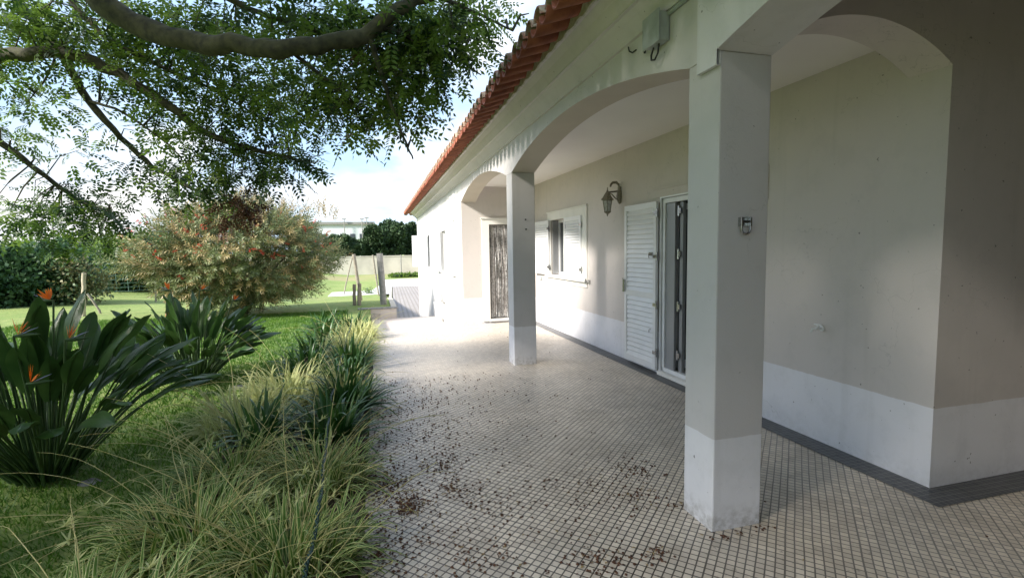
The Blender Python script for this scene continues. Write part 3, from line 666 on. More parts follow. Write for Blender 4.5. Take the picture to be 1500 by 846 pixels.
# small white fitting on far facade
b = MB(); b.box(XF0 - .05, XF0, 11.3, 11.42, 2.78, 2.86); b.tube([(XF0 - .05, 11.36, 2.8), (XF0 - .12, 11.33, 2.74)], [.03, .04], 10)
tag(b.build('security_light', m_white), 'small white security light on the far facade below the cornice', 'light fitting')

# ------------------------------------------------------------------ posts, walls, background
def ruff(o, s=.02):
    return o
def post(px, py, top, r, name, label, mt, group=None, lean=None, z1=None):
    g = ground(px, py); d = (g - Vector((0, 0, CH))).dot(FV)
    tp = at(*top, 'Y', g.y) if lean is None else at(*top, 'Y', g.y + lean)
    b = MB(); k = 6; pts = [g + (tp - g) * (i / k) + Vector((rnd.uniform(-.01, .01), rnd.uniform(-.01, .01), 0)) * (0 < i < k) for i in range(k + 1)]
    pts[0] = pts[0] - Vector((0, 0, .15))
    b.tube(pts, [r * rnd.uniform(.9, 1.08) for _ in pts], 9); return tag(b.build(name, mt), label, 'post', group)
post(503, 432, (517, 373), .045, 'fence_post', 'thin leaning wooden brace, left leg of the A-shaped fence posts', m_postw)
post(529, 440, (518, 372), .06, 'fence_post', 'thin wooden post forming the right leg of the A-shaped pair', m_postw)
post(555, 433, (546, 373), .06, 'fence_post', 'slim leaning post beside the thick concrete post', m_postw)
g = post(562, 446, (556, 371), .1, 'fence_post', 'thick pale concrete gate post on the lawn edge', m_conc)
post(588, 404, (587, 373), .07, 'fence_post', 'distant thin post in front of the cream boundary wall', m_conc)
post(519, 447, (519, 416), .055, 'fence_post', 'short weathered stump post, left of the pair at the bed end', m_postw)
post(526.5, 447, (526.5, 415), .06, 'fence_post', 'short weathered stump post, right of the pair at the bed end', m_postw)
post(122, 463, (123, 400), .05, 'fence_post', 'pale wooden stake on the lawn before the olive shrub', mat('pale_stake', (.5, .43, .32), .8, noise=9, col2=(.38, .32, .23)))
post(149, 459, (128, 430), .03, 'fence_post', 'slanting brace leaning on the pale wooden stake', m_postw)
post(228, 442, (228, 415), .04, 'fence_post', 'thin dark stake under the left side of the bottlebrush', m_postw)

# boundary wall
b = MB(); b.box(-40, 14, 66, 66.3, -1.8, .78); b.box(-40, 14, 65.95, 66.35, .78, .9)
tag(b.build('boundary_wall', m_bwall), 'long cream boundary wall across the far end of the field', 'wall')
# wire fence by the hedge
fa, fb = ground(135, 432), ground(262, 426)
t = thing('wire_fence', ((fa.x + fb.x) / 2, (fa.y + fb.y) / 2, 0), 'green horizontal wire fence in front of the dark hedge', 'fence')
b = MB()
for i in range(9):
    z = .12 + i * .17; pts = [fa.lerp(fb, k / 8) + Vector((0, 0, z + .02 * sin(k * 1.7 + i))) for k in range(9)]; b.tube(pts, .011, 5)
for k in range(9): b.tube([fa.lerp(fb, k / 8) + Vector((0, 0, .1)), fa.lerp(fb, k / 8) + Vector((0, 0, 1.5))], .008, 5)
b.build('wire_mesh', m_wire, t)
for k in (0, 1):
    p = fa.lerp(fb, k); b = MB(); b.tube([p, p + Vector((0, 0, 1.65))], .035, 8); b.build('post', m_conc, t)
# distant building
b = MB(); pA = at(486, 346, 'Y', 150); pB = at(547, 346, 'Y', 150)
t = thing('distant_building', (-10, 150, 4), 'long white industrial building behind the far trees', 'building')
zt = at(520, 329, 'Y', 150).z
b.box(-20, pB.x, 150, 170, -3, zt); b.build('wall', m_bldg, t)
b = MB(); b.box(-20.5, pB.x + .5, 149.5, 170.5, zt, zt + .8); b.build('roof', m_conc, t)
for k in range(9):
    b = MB(); b.box(-18 + k * 2.6, -16.6 + k * 2.6, 149.9, 150, zt - 4.2, zt - 2.6); b.build('window', m_glass, t)
for k, (px, tt) in enumerate(((504, 320), (530, 320), (537, 318))):
    q = at(px, tt, 'Y', 149); b = MB(); b.tube([(q.x, 149, 0), (q.x, 149, q.z)], .14, 6); b.box(q.x - .6, q.x + .6, 148.9, 149.1, q.z - .3, q.z)
    tag(b.build('light_mast', m_conc), ['leftmost tall thin mast before the white building', 'middle thin mast before the white building', 'rightmost thin mast before the white building'][k], 'mast', 'masts by the white building')

# ------------------------------------------------------------------ foliage generators (numpy)
def rot_frames(n, dirs=None, spread=1.0):
    """random orthonormal frames (n,3,3): columns = side, along, normal; along roughly = dirs"""
    a = rng.normal(size=(n, 3))
    if dirs is not None: a = dirs + a * spread
    a /= np.linalg.norm(a, axis=1)[:, None]
    s = np.cross(a, rng.normal(size=(n, 3))); s /= np.linalg.norm(s, axis=1)[:, None]
    nn = np.cross(s, a)
    return np.stack([s, a, nn], axis=2)
def instance(TV, TF, pos, frames, scale):
    """TV (k,3) template verts; returns V,F"""
    k = len(TV); n = len(pos)
    V = np.einsum('nij,kj->nki', frames, TV) * scale[:, None, None] + pos[:, None, :]
    F = (np.asarray(TF)[None] + (np.arange(n) * k)[:, None, None]).reshape(-1, len(TF[0]))
    return V.reshape(-1, 3), F
def leafquad(l, w): return np.array([(0, 0, 0), (w / 2, l * .45, .06 * l), (0, l, -.02 * l), (-w / 2, l * .45, .06 * l)])
def pinnate(n=6, L_=.17, l=.045, w=.018):
    V = []; F = []
    for i in range(n):
        y = L_ * (.15 + .85 * i / n)
        for sg in (-1, 1):
            a = R(62) * sg; c, s = cos(a), sin(a); q = leafquad(l * rnd.uniform(.85, 1.1), w)
            o = len(V)
            for v in q: V.append((v[0] * c + v[1] * s, y + v[1] * c - v[0] * s, v[2] - .35 * abs(v[1] * s) * .6 - .4 * y * y / L_ * .5))
            F.append((o, o + 1, o + 2, o + 3))
    q = leafquad(l, w); o = len(V)
    for v in q: V.append((v[0], L_ + v[1], v[2] - .2 * L_))
    F.append((o, o + 1, o + 2, o + 3))
    return np.array(V), F
PIN = [pinnate(4, .15, .056, .027), pinnate(3, .12, .062, .03), pinnate(5, .18, .05, .024)]
def merge(parts):
    Vs = []; Fs = []; M = []; o = 0
    for V, F, mi in parts:
        Vs.append(V); Fs.append(F + o); M.append(np.full(len(F), mi)); o += len(V)
    return np.concatenate(Vs), np.concatenate(Fs), np.concatenate(M)

# ------------------------------------------------------------------ the big tree
tree = thing('garden_tree', (-5.2, 2.2, 0), 'large feathery-leaved garden tree spreading dark limbs over the terrace', 'tree')
def branch(b, pts, r0, r1, seg=9):
    P = [Vector(p) for p in pts]; out_ = []
    for i in range(len(P) - 1):
        p0 = P[max(i - 1, 0)]; p1 = P[i]; p2 = P[i + 1]; p3 = P[min(i + 2, len(P) - 1)]
        for k in range(5):
            t_ = k / 5; out_.append(.5 * ((2 * p1) + (p2 - p0) * t_ + (2 * p0 - 5 * p1 + 4 * p2 - p3) * t_ ** 2 + (3 * p1 - p0 - 3 * p2 + p3) * t_ ** 3))
    out_.append(P[-1]); n_ = len(out_)
    out_ = [p + Vector([rnd.gauss(0, 1) for _ in range(3)]) * min(r0 * .12, .01) for p in out_]
    b.tube(out_, [(r0 + (r1 - r0) * i / (n_ - 1)) * rnd.uniform(.9, 1.09) for i in range(n_)], seg)
    return out_
bt = MB(); branch(bt, [(-5.2, 2.2, -.2), (-5.15, 2.15, 1.0), (-5.05, 2.1, 2.2), (-4.9, 2.0, 2.9)], .3, .22, 14); bt.build('trunk', m_bark, tree)
fork = (-4.9, 2.0, 2.7)
limbs = [
    ([fork, (-4.2, 2.4, 3.9), tuple(dep(60, -70, 3.9)), tuple(dep(150, 5, 3.8)), tuple(dep(250, 57, 3.7)), tuple(dep(340, 68, 3.6)), tuple(dep(425, 71, 3.5)), tuple(dep(520, 56, 3.5)), tuple(dep(575, 22, 3.5)), tuple(dep(640, -12, 3.5)), tuple(dep(760, -60, 3.6))], .112, .03),
    ([fork, (-4.6, 2.8, 2.9), tuple(dep(-80, 95, 4.6)), tuple(dep(0, 82, 4.5)), tuple(dep(100, 78, 4.5)), tuple(dep(190, 118, 4.6)), tuple(dep(260, 165, 4.7)), tuple(dep(330, 208, 4.8)), tuple(dep(400, 226, 4.8)), tuple(dep(455, 240, 4.8))], .085, .012),
    ([(-4.3, 2.3, 3.7), tuple(dep(-30, -40, 5)), tuple(dep(30, 10, 5)), tuple(dep(85, 72, 5.0)), tuple(dep(130, 148, 5.1)), tuple(dep(190, 215, 5.2)), tuple(dep(245, 258, 5.3)), tuple(dep(300, 285, 5.3))], .065, .014),
    ([(-4.6, 2.8, 2.8), tuple(dep(-60, 170, 5.2)), tuple(dep(0, 208, 5.2)), tuple(dep(55, 250, 5.3)), tuple(dep(115, 293, 5.4)), tuple(dep(160, 310, 5.4))], .05, .012),
    ([tuple(dep(95, -10, 4.5)), tuple(dep(150, 50, 4.6)), tuple(dep(230, 95, 4.8)), tuple(dep(320, 135, 4.9)), tuple(dep(390, 180, 5))], .03, .008),
    ([tuple(dep(540, 52, 3.5)), tuple(dep(556, 100, 3.6)), tuple(dep(572, 150, 3.7)), tuple(dep(590, 200, 3.8)), tuple(dep(605, 232, 3.8))], .022, .006),
    ([tuple(dep(300, -20, 4)), tuple(dep(380, 20, 4.1)), tuple(dep(460, 45, 4.2)), tuple(dep(540, 85, 4.3)), tuple(dep(620, 120, 4.3))], .028, .006),
    ([tuple(dep(560, 40, 3.5)), tuple(dep(610, 60, 3.8)), tuple(dep(665, 85, 4.1)), tuple(dep(705, 110, 4.2))], .02, .005),
    ([tuple(dep(420, 71, 3.5)), tuple(dep(470, 110, 3.7)), tuple(dep(510, 145, 3.9)), tuple(dep(540, 190, 4))], .016, .005),
    ([tuple(dep(640, -5, 3.5)), tuple(dep(700, 20, 3.7)), tuple(dep(750, 45, 3.8))], .018, .005),
    ([tuple(dep(130, 148, 5.1)), tuple(dep(180, 165, 4.9)), tuple(dep(250, 215, 4.9)), tuple(dep(270, 240, 4.9))], .016, .006),
    ([tuple(dep(85, 72, 5)), tuple(dep(70, 110, 4.9)), tuple(dep(40, 150, 4.8))], .014, .005),
    ([fork, (-5.5, 1.2, 4.2), (-6.5, 0, 5.3), (-8, -1, 6)], .16, .04),
    ([fork, (-4.2, 1.0, 4.2), (-3, -.6, 5.2), (-1.2, -1.8, 5.6)], .16, .03),
    ([fork, (-6, 2.6, 4.5), (-8, 2.8, 5.6), (-10, 2.6, 6.2)], .14, .03),
    ([(-4.2, 2.0, 3.9), (-3.8, 1.4, 5), (-2.6, 1.2, 6)], .1, .03),
]
bl_ = MB(); limbpts = []
for P, r0, r1 in limbs: limbpts.append(branch(bl_, P, r0, r1))
# blobs: px,py,rx,ry,depth,depth spread,n sprays, dark
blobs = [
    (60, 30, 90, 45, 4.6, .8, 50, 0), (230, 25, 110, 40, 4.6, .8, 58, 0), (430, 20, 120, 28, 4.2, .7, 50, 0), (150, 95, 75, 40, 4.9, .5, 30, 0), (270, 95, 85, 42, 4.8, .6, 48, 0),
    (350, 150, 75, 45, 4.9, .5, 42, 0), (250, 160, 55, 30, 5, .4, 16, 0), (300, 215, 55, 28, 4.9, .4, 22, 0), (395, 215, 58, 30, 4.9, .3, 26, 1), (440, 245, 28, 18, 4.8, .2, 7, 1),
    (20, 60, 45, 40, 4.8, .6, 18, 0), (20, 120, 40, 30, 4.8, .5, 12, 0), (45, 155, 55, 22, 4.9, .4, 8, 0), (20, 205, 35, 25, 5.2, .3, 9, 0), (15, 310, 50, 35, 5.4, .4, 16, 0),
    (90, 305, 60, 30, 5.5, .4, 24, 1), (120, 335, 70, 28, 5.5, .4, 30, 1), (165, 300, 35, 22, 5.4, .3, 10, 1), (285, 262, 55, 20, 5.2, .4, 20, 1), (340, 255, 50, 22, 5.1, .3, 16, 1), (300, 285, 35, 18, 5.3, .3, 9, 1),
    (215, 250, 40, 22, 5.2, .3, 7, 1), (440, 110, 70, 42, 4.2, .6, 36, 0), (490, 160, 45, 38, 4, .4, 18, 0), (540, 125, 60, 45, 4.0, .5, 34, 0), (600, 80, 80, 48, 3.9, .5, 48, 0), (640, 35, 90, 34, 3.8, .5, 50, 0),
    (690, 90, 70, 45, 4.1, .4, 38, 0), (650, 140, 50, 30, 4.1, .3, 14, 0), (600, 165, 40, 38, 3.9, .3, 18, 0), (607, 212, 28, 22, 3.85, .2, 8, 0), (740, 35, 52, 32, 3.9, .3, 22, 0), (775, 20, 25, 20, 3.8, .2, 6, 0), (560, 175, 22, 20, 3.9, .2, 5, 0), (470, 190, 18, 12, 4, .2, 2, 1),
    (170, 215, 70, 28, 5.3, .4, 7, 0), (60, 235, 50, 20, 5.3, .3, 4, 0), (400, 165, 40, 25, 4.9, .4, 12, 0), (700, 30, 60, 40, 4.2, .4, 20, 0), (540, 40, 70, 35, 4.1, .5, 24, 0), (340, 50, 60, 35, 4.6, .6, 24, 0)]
def spray(parts, c, n, rad, mi, sc=1.0, dirz=-.35):
    V, F = PIN[rnd.randrange(3)]
    pos = c + rng.normal(size=(n, 3)) * rad * np.array([1, 1, .6])
    d = (pos - c); d /= (np.linalg.norm(d, axis=1)[:, None] + 1e-6); d[:, 2] += dirz
    fr = rot_frames(n, d, .45)
    # leaf blades face roughly upward
    a = fr[:, :, 1]; up = np.array([0, 0, 1.]) + rng.normal(size=(n, 3)) * .45
    s = np.cross(a, up); s /= np.linalg.norm(s, axis=1)[:, None]; fr = np.stack([s, a, np.cross(s, a)], 2)
    v, f = instance(V, F, pos, fr, rng.uniform(.8, 1.2, n) * sc); parts.append((v, f, mi))
parts = []; allp = [p for lp in limbpts for p in lp]
tw = bl_
for px, py, rx, ry, d, ds, n, dk in blobs:
    c0 = dep(px, py, d); near = min(allp, key=lambda q: (q - c0).length)
    for k in range(n):
        a = rnd.uniform(0, 2 * pi); r_ = math.sqrt(rnd.random())
        q = dep(px + rx * r_ * cos(a), py + ry * r_ * sin(a), d + rnd.uniform(-ds, ds) * .6)
        if q.x > 1.0 and q.z < 4: continue
        u_ = (q - Vector((0, 0, CH))); zz_ = u_.dot(FV); qx_ = 750 + FPX * u_.dot(RV) / zz_; qy_ = 423 - FPX * u_.dot(UV) / zz_
        if qx_ > 600 + (302 - qy_) * .717 - 88: continue
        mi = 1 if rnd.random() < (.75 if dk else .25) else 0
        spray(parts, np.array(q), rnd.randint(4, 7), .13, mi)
        if k % 3 == 0:
            nq = min(allp, key=lambda u: (u - q).length)
            if (nq - q).length < 1.4:
                mid = nq.lerp(q, .5) + Vector((rnd.uniform(-.05, .05), rnd.uniform(-.05, .05), .06)); tw.tube([nq, mid, q], [.008, .005, .003], 4, caps=False)
    bl_.tube([near, near.lerp(c0, .5) + Vector((0, 0, .05)), c0], [.012, .008, .004], 5)
# dry brown hanging clusters
for px, py, k in ((350, 305, 8), (345, 320, 5), (565, 75, 5), (372, 300, 3)):
    for _ in range(k): spray(parts, np.array(dep(px + rnd.uniform(-15, 15), py + rnd.uniform(-16, 16), 5.2 if px < 500 else 4.0)), 7, .07, 2, .8, -.8)
# rest of the crown, above and behind the viewpoint; then sprays added to block sun
def hidden(q):
    v = Vector(q) - Vector((0, 0, CH)); z = v.dot(FV)
    if z < .3: return True
    X = 750 + FPX * v.dot(RV) / z; Y_ = 423 - FPX * v.dot(UV) / z
    return X < -60 or Y_ < -60
cnt = 0
while cnt < 470:
    q = np.array([rnd.uniform(-12, 1.0), rnd.uniform(-4.5, 3.8), rnd.uniform(3.4, 7.6)])
    e = ((q[0] + 5.5) / 6.6) ** 2 + ((q[1] + .2) / 4.4) ** 2 + ((q[2] - 5.3) / 2.3) ** 2
    if e > 1 or e < .05 or not hidden(q): continue
    cnt += 1
    spray(parts, q, 13, .26, 0, 2.0)
cnt = 0  # extra out-of-view sprays, added to keep a sun patch off the porch wall
while cnt < 70:
    q = np.array([rnd.uniform(-4.6, -.6), rnd.uniform(3.4, 5.1), rnd.uniform(4.3, 6.6)])
    if not hidden(q): continue
    cnt += 1; spray(parts, q, 12, .24, 0, 1.8)
cnt = 0  # unseen sprays added along the sun rays to shade near pillar and wall
while cnt < 160:
    T_ = Vector((rnd.uniform(1.7, 3.5), rnd.uniform(1.9, 5.3), rnd.uniform(0, 2.9))); q = T_ + to_sun * ((rnd.uniform(3.9, 6.9) - T_.z) / to_sun.z)
    if not hidden(q) or q.x > .6: continue
    cnt += 1; spray(parts, np.array(q), 11, .22, 0, 1.8)
V, F, MI = merge(parts)
bl_.build('limbs', m_bark, tree)
npmesh('crown', V, F, [m_can, m_can2, m_dry], tree, MI)

# ------------------------------------------------------------------ strap-leaf clumps
def ribbon(V, F, M, base, d, L_, w_, droop, n=7, mats=(0,), fold=.25, mid=.45, twist=0, tipw=.1):
    """arching strap leaf; cross-section 3 or 4 points"""
    az = math.atan2(d[1], d[0]); side = np.array([-sin(az), cos(az), 0]); p = np.array(base, float); v = np.array(d, float); v /= np.linalg.norm(v)
    ncs = 4 if len(mats) > 1 else 3; o = len(V); st = L_ / n
    for i in range(n + 1):
        t_ = i / n; wd = w_ * (min(1, .45 + 2.2 * t_) * (1 - t_ ** 2.2) + tipw * (1 - t_) * .0 + .03) * .5
        nrm = np.cross(side, v); nn = np.linalg.norm(nrm); nrm = nrm / (nn + 1e-6)
        if ncs == 3: cs = [(-1, 1), (0, 0), (1, 1)]
        else: cs = [(-1, 1), (-mid, .3), (mid, .3), (1, 1)]
        for u, h in cs: V.append(p + side * wd * u - nrm * (-wd * fold * h))
        p = p + v * st; v = v + np.array([0, 0, -droop * st * (0.6 + t_)]); v /= np.linalg.norm(v)
    for i in range(n):
        for k in range(ncs - 1):
            F.append((o + i * ncs + k, o + i * ncs + k + 1, o + (i + 1) * ncs + k + 1, o + (i + 1) * ncs + k))
            M.append(mats[k] if len(mats) > 1 else mats[0])
def clump(name, label, cat, group, x, y, rad, nleaf, L_, w_, mats, slots, elev=(35, 80), droop=(1.5, 4), n=7, stalks=0, z=0.0, dens_sp=.5, mid=.45):
    V = []; F = []; M = []
    for i in range(nleaf):
        a = rnd.uniform(0, 2 * pi); r_ = rad * rnd.random() ** .6 * dens_sp; e = R(rnd.uniform(*elev)); da = a + rnd.gauss(0, .6)
        l = L_ * rnd.uniform(.65, 1.15)
        ribbon(V, F, M, (x + r_ * cos(a), y + r_ * sin(a), z), (cos(da) * cos(e), sin(da) * cos(e), sin(e)), l, w_ * rnd.uniform(.75, 1.2), rnd.uniform(*droop) / L_ * .45, n, slots, .3, mid)
    t_ = thing(name, (x, y, z), label, cat, group)
    npmesh('leaves', V, F, mats, t_, M, smooth=True)
    if stalks:
        b = MB(); pl = []
        for i in range(stalks):
            a = rnd.uniform(0, 2 * pi); e = R(rnd.uniform(15, 65)); l = rnd.uniform(.4, 1.0); p = Vector((x + rad * .4 * cos(a), y + rad * .4 * sin(a), z + .12)); v = Vector((cos(a) * cos(e), sin(a) * cos(e), sin(e)))
            pts = [p.copy()]
            for k in range(9): p = p + v * l / 9; v = (v + Vector((rnd.gauss(0, .05), rnd.gauss(0, .05), -.11))).normalized(); pts.append(p.copy()); 
            pts = [Vector((q.x, q.y, max(q.z, .01))) for q in pts]
            b.tube(pts, [.0027 - .0015 * k / 9 for k in range(10)], 4, caps=False)
            for k in range(3, 10):
                if rnd.random() < .75:
                    q = pts[k]
                    for _ in range(2): pl.append((q, v))
        for q, v in pl:
            for _ in range(2):
                dd = Vector((rnd.gauss(0, 1), rnd.gauss(0, 1), rnd.gauss(.3, .6))).normalized() * rnd.uniform(.006, .016); s_ = dd.cross(Vector((.3, .2, 1))).normalized() * .003
                b.add([q - s_, q + s_, q + dd], [(0, 1, 2)])
        # plantlets at some tips
        for i in range(stalks // 5):
            q = Vector((x, y, z)) + Vector((rnd.gauss(0, rad * .8), rnd.gauss(0, rad * .8), rnd.uniform(.2, .42)))
            for k in range(9):
                dd = Vector((rnd.gauss(0, 1), rnd.gauss(0, 1), rnd.gauss(.4, .5))).normalized() * rnd.uniform(.04, .07); s_ = dd.cross(Vector((.3, .2, 1))).normalized() * .005
                b.add([q - s_, q + s_, q + dd * .6 + s_ * .8, q + dd, q + dd * .6 - s_ * .8], [(0, 1, 2, 3, 4)], 1)
        b.build('flower_stalks', [m_stalk, m_spcream], t_)
    return t_
SP = [m_spgreen, m_spcream]
GS, GA = 'variegated spider plants in the terrace bed', 'agapanthus clumps in the terrace bed'
sp = [(-.6, 1.75, .42, 360, 'variegated spider plant clump cut by the bottom edge of the picture'),
      (-1.15, 2.2, .42, 300, 'variegated spider plant clump nearest the first bird of paradise'),
      (-.5, 2.6, .38, 400, 'big variegated spider plant clump spilling onto the litter-strewn tiles'),
      (-1.05, 3.0, .42, 360, 'straw-stalked variegated spider plant clump behind the nearest ones, lawn side'),
      (-.44, 3.5, .34, 300, 'variegated spider plant clump just before the first dark agapanthus'),
      (-1.05, 3.8, .36, 260, 'variegated spider plant clump filling the bed between the nearer straw-stalked one and the dark agapanthus'),
      (-1.25, 4.9, .4, 260, 'yellowish spider plant clump on the lawn side, beside the dark agapanthus'),
      (-.98, 5.7, .45, 300, 'yellowish spider plant clump halfway down the bed'),
      (-.42, 5.5, .25, 170, 'small yellowish spider plant tuft at the tile edge between dark agapanthus'),
      (-.45, 7.5, .28, 190, 'small yellowish spider plant tuft at the tile edge past the middle pillar'),
      (-.5, 8.3, .4, 240, 'yellowish spider plant clump beyond the middle agapanthus'),
      (-.42, 9.3, .38, 200, 'farthest yellowish spider plant clump at the terrace end')]
for x, y, r_, n_, lab in sp:
    far = y > 4.5
    clump('spider_plant', lab, 'plant', GS, x, y, r_, int(n_ * 1.35), .36 if not far else .46, .022, SP, (1, 0, 1), (15, 80), (2.6, 5.5), 8, 30 if not far else 16, dens_sp=.8, mid=.62 if not far else .12)
ag = [(-.42, 4.25, .28, 190, 'dark green agapanthus clump leaning over the tile edge, nearest of its kind'),
      (-.95, 4.3, .26, 110, 'dark agapanthus clump on the lawn side near the cord'),
      (-.36, 5.05, .28, 190, 'dark agapanthus clump arching over the tiles, second along the edge'),
      (-.42, 5.9, .28, 160, 'agapanthus clump at the tile edge beside the yellowish spider plant'),
      (-.95, 6.75, .32, 150, 'broad agapanthus clump on the lawn side, mid bed'),
      (-.42, 6.9, .3, 170, 'agapanthus clump at the tile edge opposite the middle pillar'),
      (-.95, 7.9, .3, 110, 'agapanthus clump on the lawn side past the middle pillar'),
      (-.95, 9.0, .32, 120, 'agapanthus clump near the end of the bed, lawn side'),
      (-.55, 10.2, .32, 130, 'farthest agapanthus clump, below the stump posts'),
      (-1.1, 10.4, .32, 110, 'far agapanthus clump at the bed end, lawn side')]
for x, y, r_, n_, lab in ag:
    clump('agapanthus', lab, 'plant', GA, x, y, r_, int(n_ * .7), .50, .042, [m_aga], (0,), (28, 85), (1.8, 5.0), 9, 0, dens_sp=.6)
# loose sprig on the tiles
clump('grass_sprig', 'small green sprig lying alone on the tiles beside the bed', 'plant', None, *at(562, 645, 'Z', 0).xy, .03, 9, .09, .008, [m_spgreen], (0,), (10, 45), (1, 2), 4)
# cord along the bed
pts = [at(px, py, 'Z', z) for px, py, z in ((425, 850, .36), (448, 780, .40), (466, 700, .42), (472, 650, .42), (478, 600, .42), (484, 560, .4), (495, 520, .42), (508, 480, .4), (516, 455, .4))]
sm = []
for a_, c_ in zip(pts[:-1], pts[1:]):
    for k in range(40): sm.append(a_.lerp(c_, k / 40))
b = MB()
for ph in (0, pi):
    q = []
    for i, p in enumerate(sm): q.append(p + Vector((cos(i * .9 + ph), 0, sin(i * .9 + ph))) * .007 - Vector((0, 0, .12 + .05 * sin(pi * (i % 40) / 40))))
    b.tube(q, .0045, 5)
tag(b.build('rope', m_rope), 'twisted dark green cord strung along the middle of the planted bed', 'cord')

# ------------------------------------------------------------------ bird of paradise plants
def strelitzia(x, y, nl, H_, spread, label, flowers):
    t_ = thing('bird_of_paradise', (x, y, 0), label, 'plant', 'bird of paradise plants on the lawn')
    V = []; F = []; M = []; st = MB()
    for i in range(nl):
        a = rnd.uniform(0, 2 * pi); u = rnd.random() ** .7; e = R(88 - 48 * u * spread); hL = H_ * rnd.uniform(.45, .78) * (1 - .1 * u)
        r0 = .16 * spread * rnd.random() ** .5 + .05 * u; p = Vector((x + r0 * cos(a), y + r0 * sin(a), 0)); v = Vector((cos(a) * cos(e), sin(a) * cos(e), sin(e))); pts = [p.copy()]
        for k in range(6): p = p + v * hL / 6; v = (v + Vector((cos(a) * .04 * u, sin(a) * .04 * u, -.03 * u))).normalized(); pts.append(p.copy())
        st.tube(pts, [.011 - .001 * k for k in range(7)], 6, caps=False)
        # blade
        bl = rnd.uniform(.30, .45) * H_ / 1.1; bw = bl * rnd.uniform(.29, .38); az = a + rnd.gauss(0, .5); side = Vector((-sin(az), cos(az), 0))
        side = (side + Vector((0, 0, rnd.gauss(0, .35)))).normalized(); o = len(V); nn = 9; q = p.copy(); vv = v.copy(); fold = rnd.uniform(.08, .4)
        cen = []
        for k in range(nn + 1):
            cen.append(q.copy()); tt = k / nn; wd = bw / 2 * (sin(pi * min(1, tt * .93 + .05)) ** .62) * (1 - .15 * tt) if k < nn else .002
            nr = side.cross(vv).normalized()
            for uu in (-1, -.5, 0, .5, 1): V.append(q + side * wd * uu + nr * (abs(uu) * wd * fold * 1.0) + nr * (.01 * sin(tt * 9 + uu * 3 + i)) * abs(uu))
            q = q + vv * bl / nn; vv = (vv + Vector((cos(az) * .05, sin(az) * .05, -.06 * (u + .3)))).normalized()
        st.tube(cen[:-1], [.006 - .0006 * k for k in range(nn)], 4, caps=False)
        for k in range(nn):
            for c in range(4): F.append((o + k * 5 + c, o + k * 5 + c + 1, o + (k + 1) * 5 + c + 1, o + (k + 1) * 5 + c)); M.append(0)
    npmesh('leaf_blades', [tuple(v) for v in V], F, [m_str], t_, M, smooth=True); st.build('leaf_stalks', m_strst, t_)
    for (fx, fy, fz, dx, dy) in flowers:
        f = thing('flower', (0, 0, 0), None, None); f.parent = t_; f.location = Vector((fx, fy, fz)) - Vector((x, y, 0))
        b = MB(); base = Vector((x + (fx - x) * .25, y + (fy - y) * .25, 0)); tip = Vector((fx, fy, fz)); mid = base.lerp(tip, .6) + Vector(((fx - x) * .05, 0, .03))
        b.tube([base, mid, tip - Vector((0, 0, .02)), tip], [.008, .008, .007, .006], 6)
        D = Vector((dx, dy, 0)).normalized()
        b.tube([tip, tip + D * .05 + Vector((0, 0, .0)), tip + D * .13 + Vector((0, 0, .005))], [.007, .014, .001], 7); b.build('stem_and_beak', m_strst, f)
        b = MB()
        for k in range(7):
            e = R(rnd.uniform(35, 100)); s_ = rnd.uniform(-.45, .45); dd = (D * cos(e) + Vector((0, 0, sin(e))) + Vector((-D.y, D.x, 0)) * s_).normalized(); l = rnd.uniform(.08, .12)
            sd = dd.cross(D + Vector((.1, .2, .3))).normalized() * .011; q = tip + D * .02 + Vector((0, 0, .006))
            b.add([q, q + dd * l * .45 + sd, q + dd * l, q + dd * l * .45 - sd], [(0, 1, 2, 3)])
        b.build('petals', m_orange, f)
        b = MB(); b.tube([tip + D * .02, tip + D * .08 + Vector((0, 0, .03)), tip + D * .12 + Vector((0, 0, .045))], [.003, .004, .001], 5); b.build('tongue', m_blue, f)
def P3(px, py, Y): p = at(px, py, 'Y', Y); return tuple(p)
f1 = [(*P3(38, 562, 3.55), 1, .2), (*P3(20, 492, 3.6), 1, .1), (*P3(95, 498, 3.75), 1, .3), (*P3(78, 440, 4.3), -1, .1)]
strelitzia(-2.4, 4.25, 125, 1.25, .86, 'large dark bird of paradise plant at the left edge, nearest on the lawn', f1)
f2 = [(*P3(240, 470, 6.8), 1, .2), (*P3(250, 425, 7.0), -1, .2), (*P3(292, 425, 7.0), 1, .1), (*P3(215, 512, 6.5), 1, .1), (*P3(340, 440, 7.2), 1, .1)]
strelitzia(-2.3, 6.95, 150, 1.02, 1.0, 'second bird of paradise plant, farther back before the bottlebrush', f2)
# edging stones
b = MB()
def stone(b, c, r):
    vs = []; fs = []
    for i in range(4):
        for k in range(7):
            ph = pi * i / 3 * .5; a = 2 * pi * k / 7; j = rnd.uniform(.8, 1.15); vs.append((c[0] + r * cos(ph) * cos(a) * j, c[1] + r * cos(ph) * sin(a) * j * .8, c[2] + r * .6 * sin(ph) * j))
    for i in range(3):
        for k in range(7): fs.append((i * 7 + k, i * 7 + (k + 1) % 7, i * 7 + 7 + (k + 1) % 7, i * 7 + 7 + k))
    b.add(vs, fs, 0, True)
b1 = MB(); stone(b1, (-2.06, 4.1, -.05), .085); tag(b1.build('edging_stone', m_stone), 'flat pale stone at the foot of the nearer bird of paradise', 'stone')
b1 = MB(); stone(b1, (-1.7, 6.5, -.06), .11); tag(b1.build('edging_stone', m_stone), 'flat pale stone at the foot of the farther bird of paradise', 'stone')

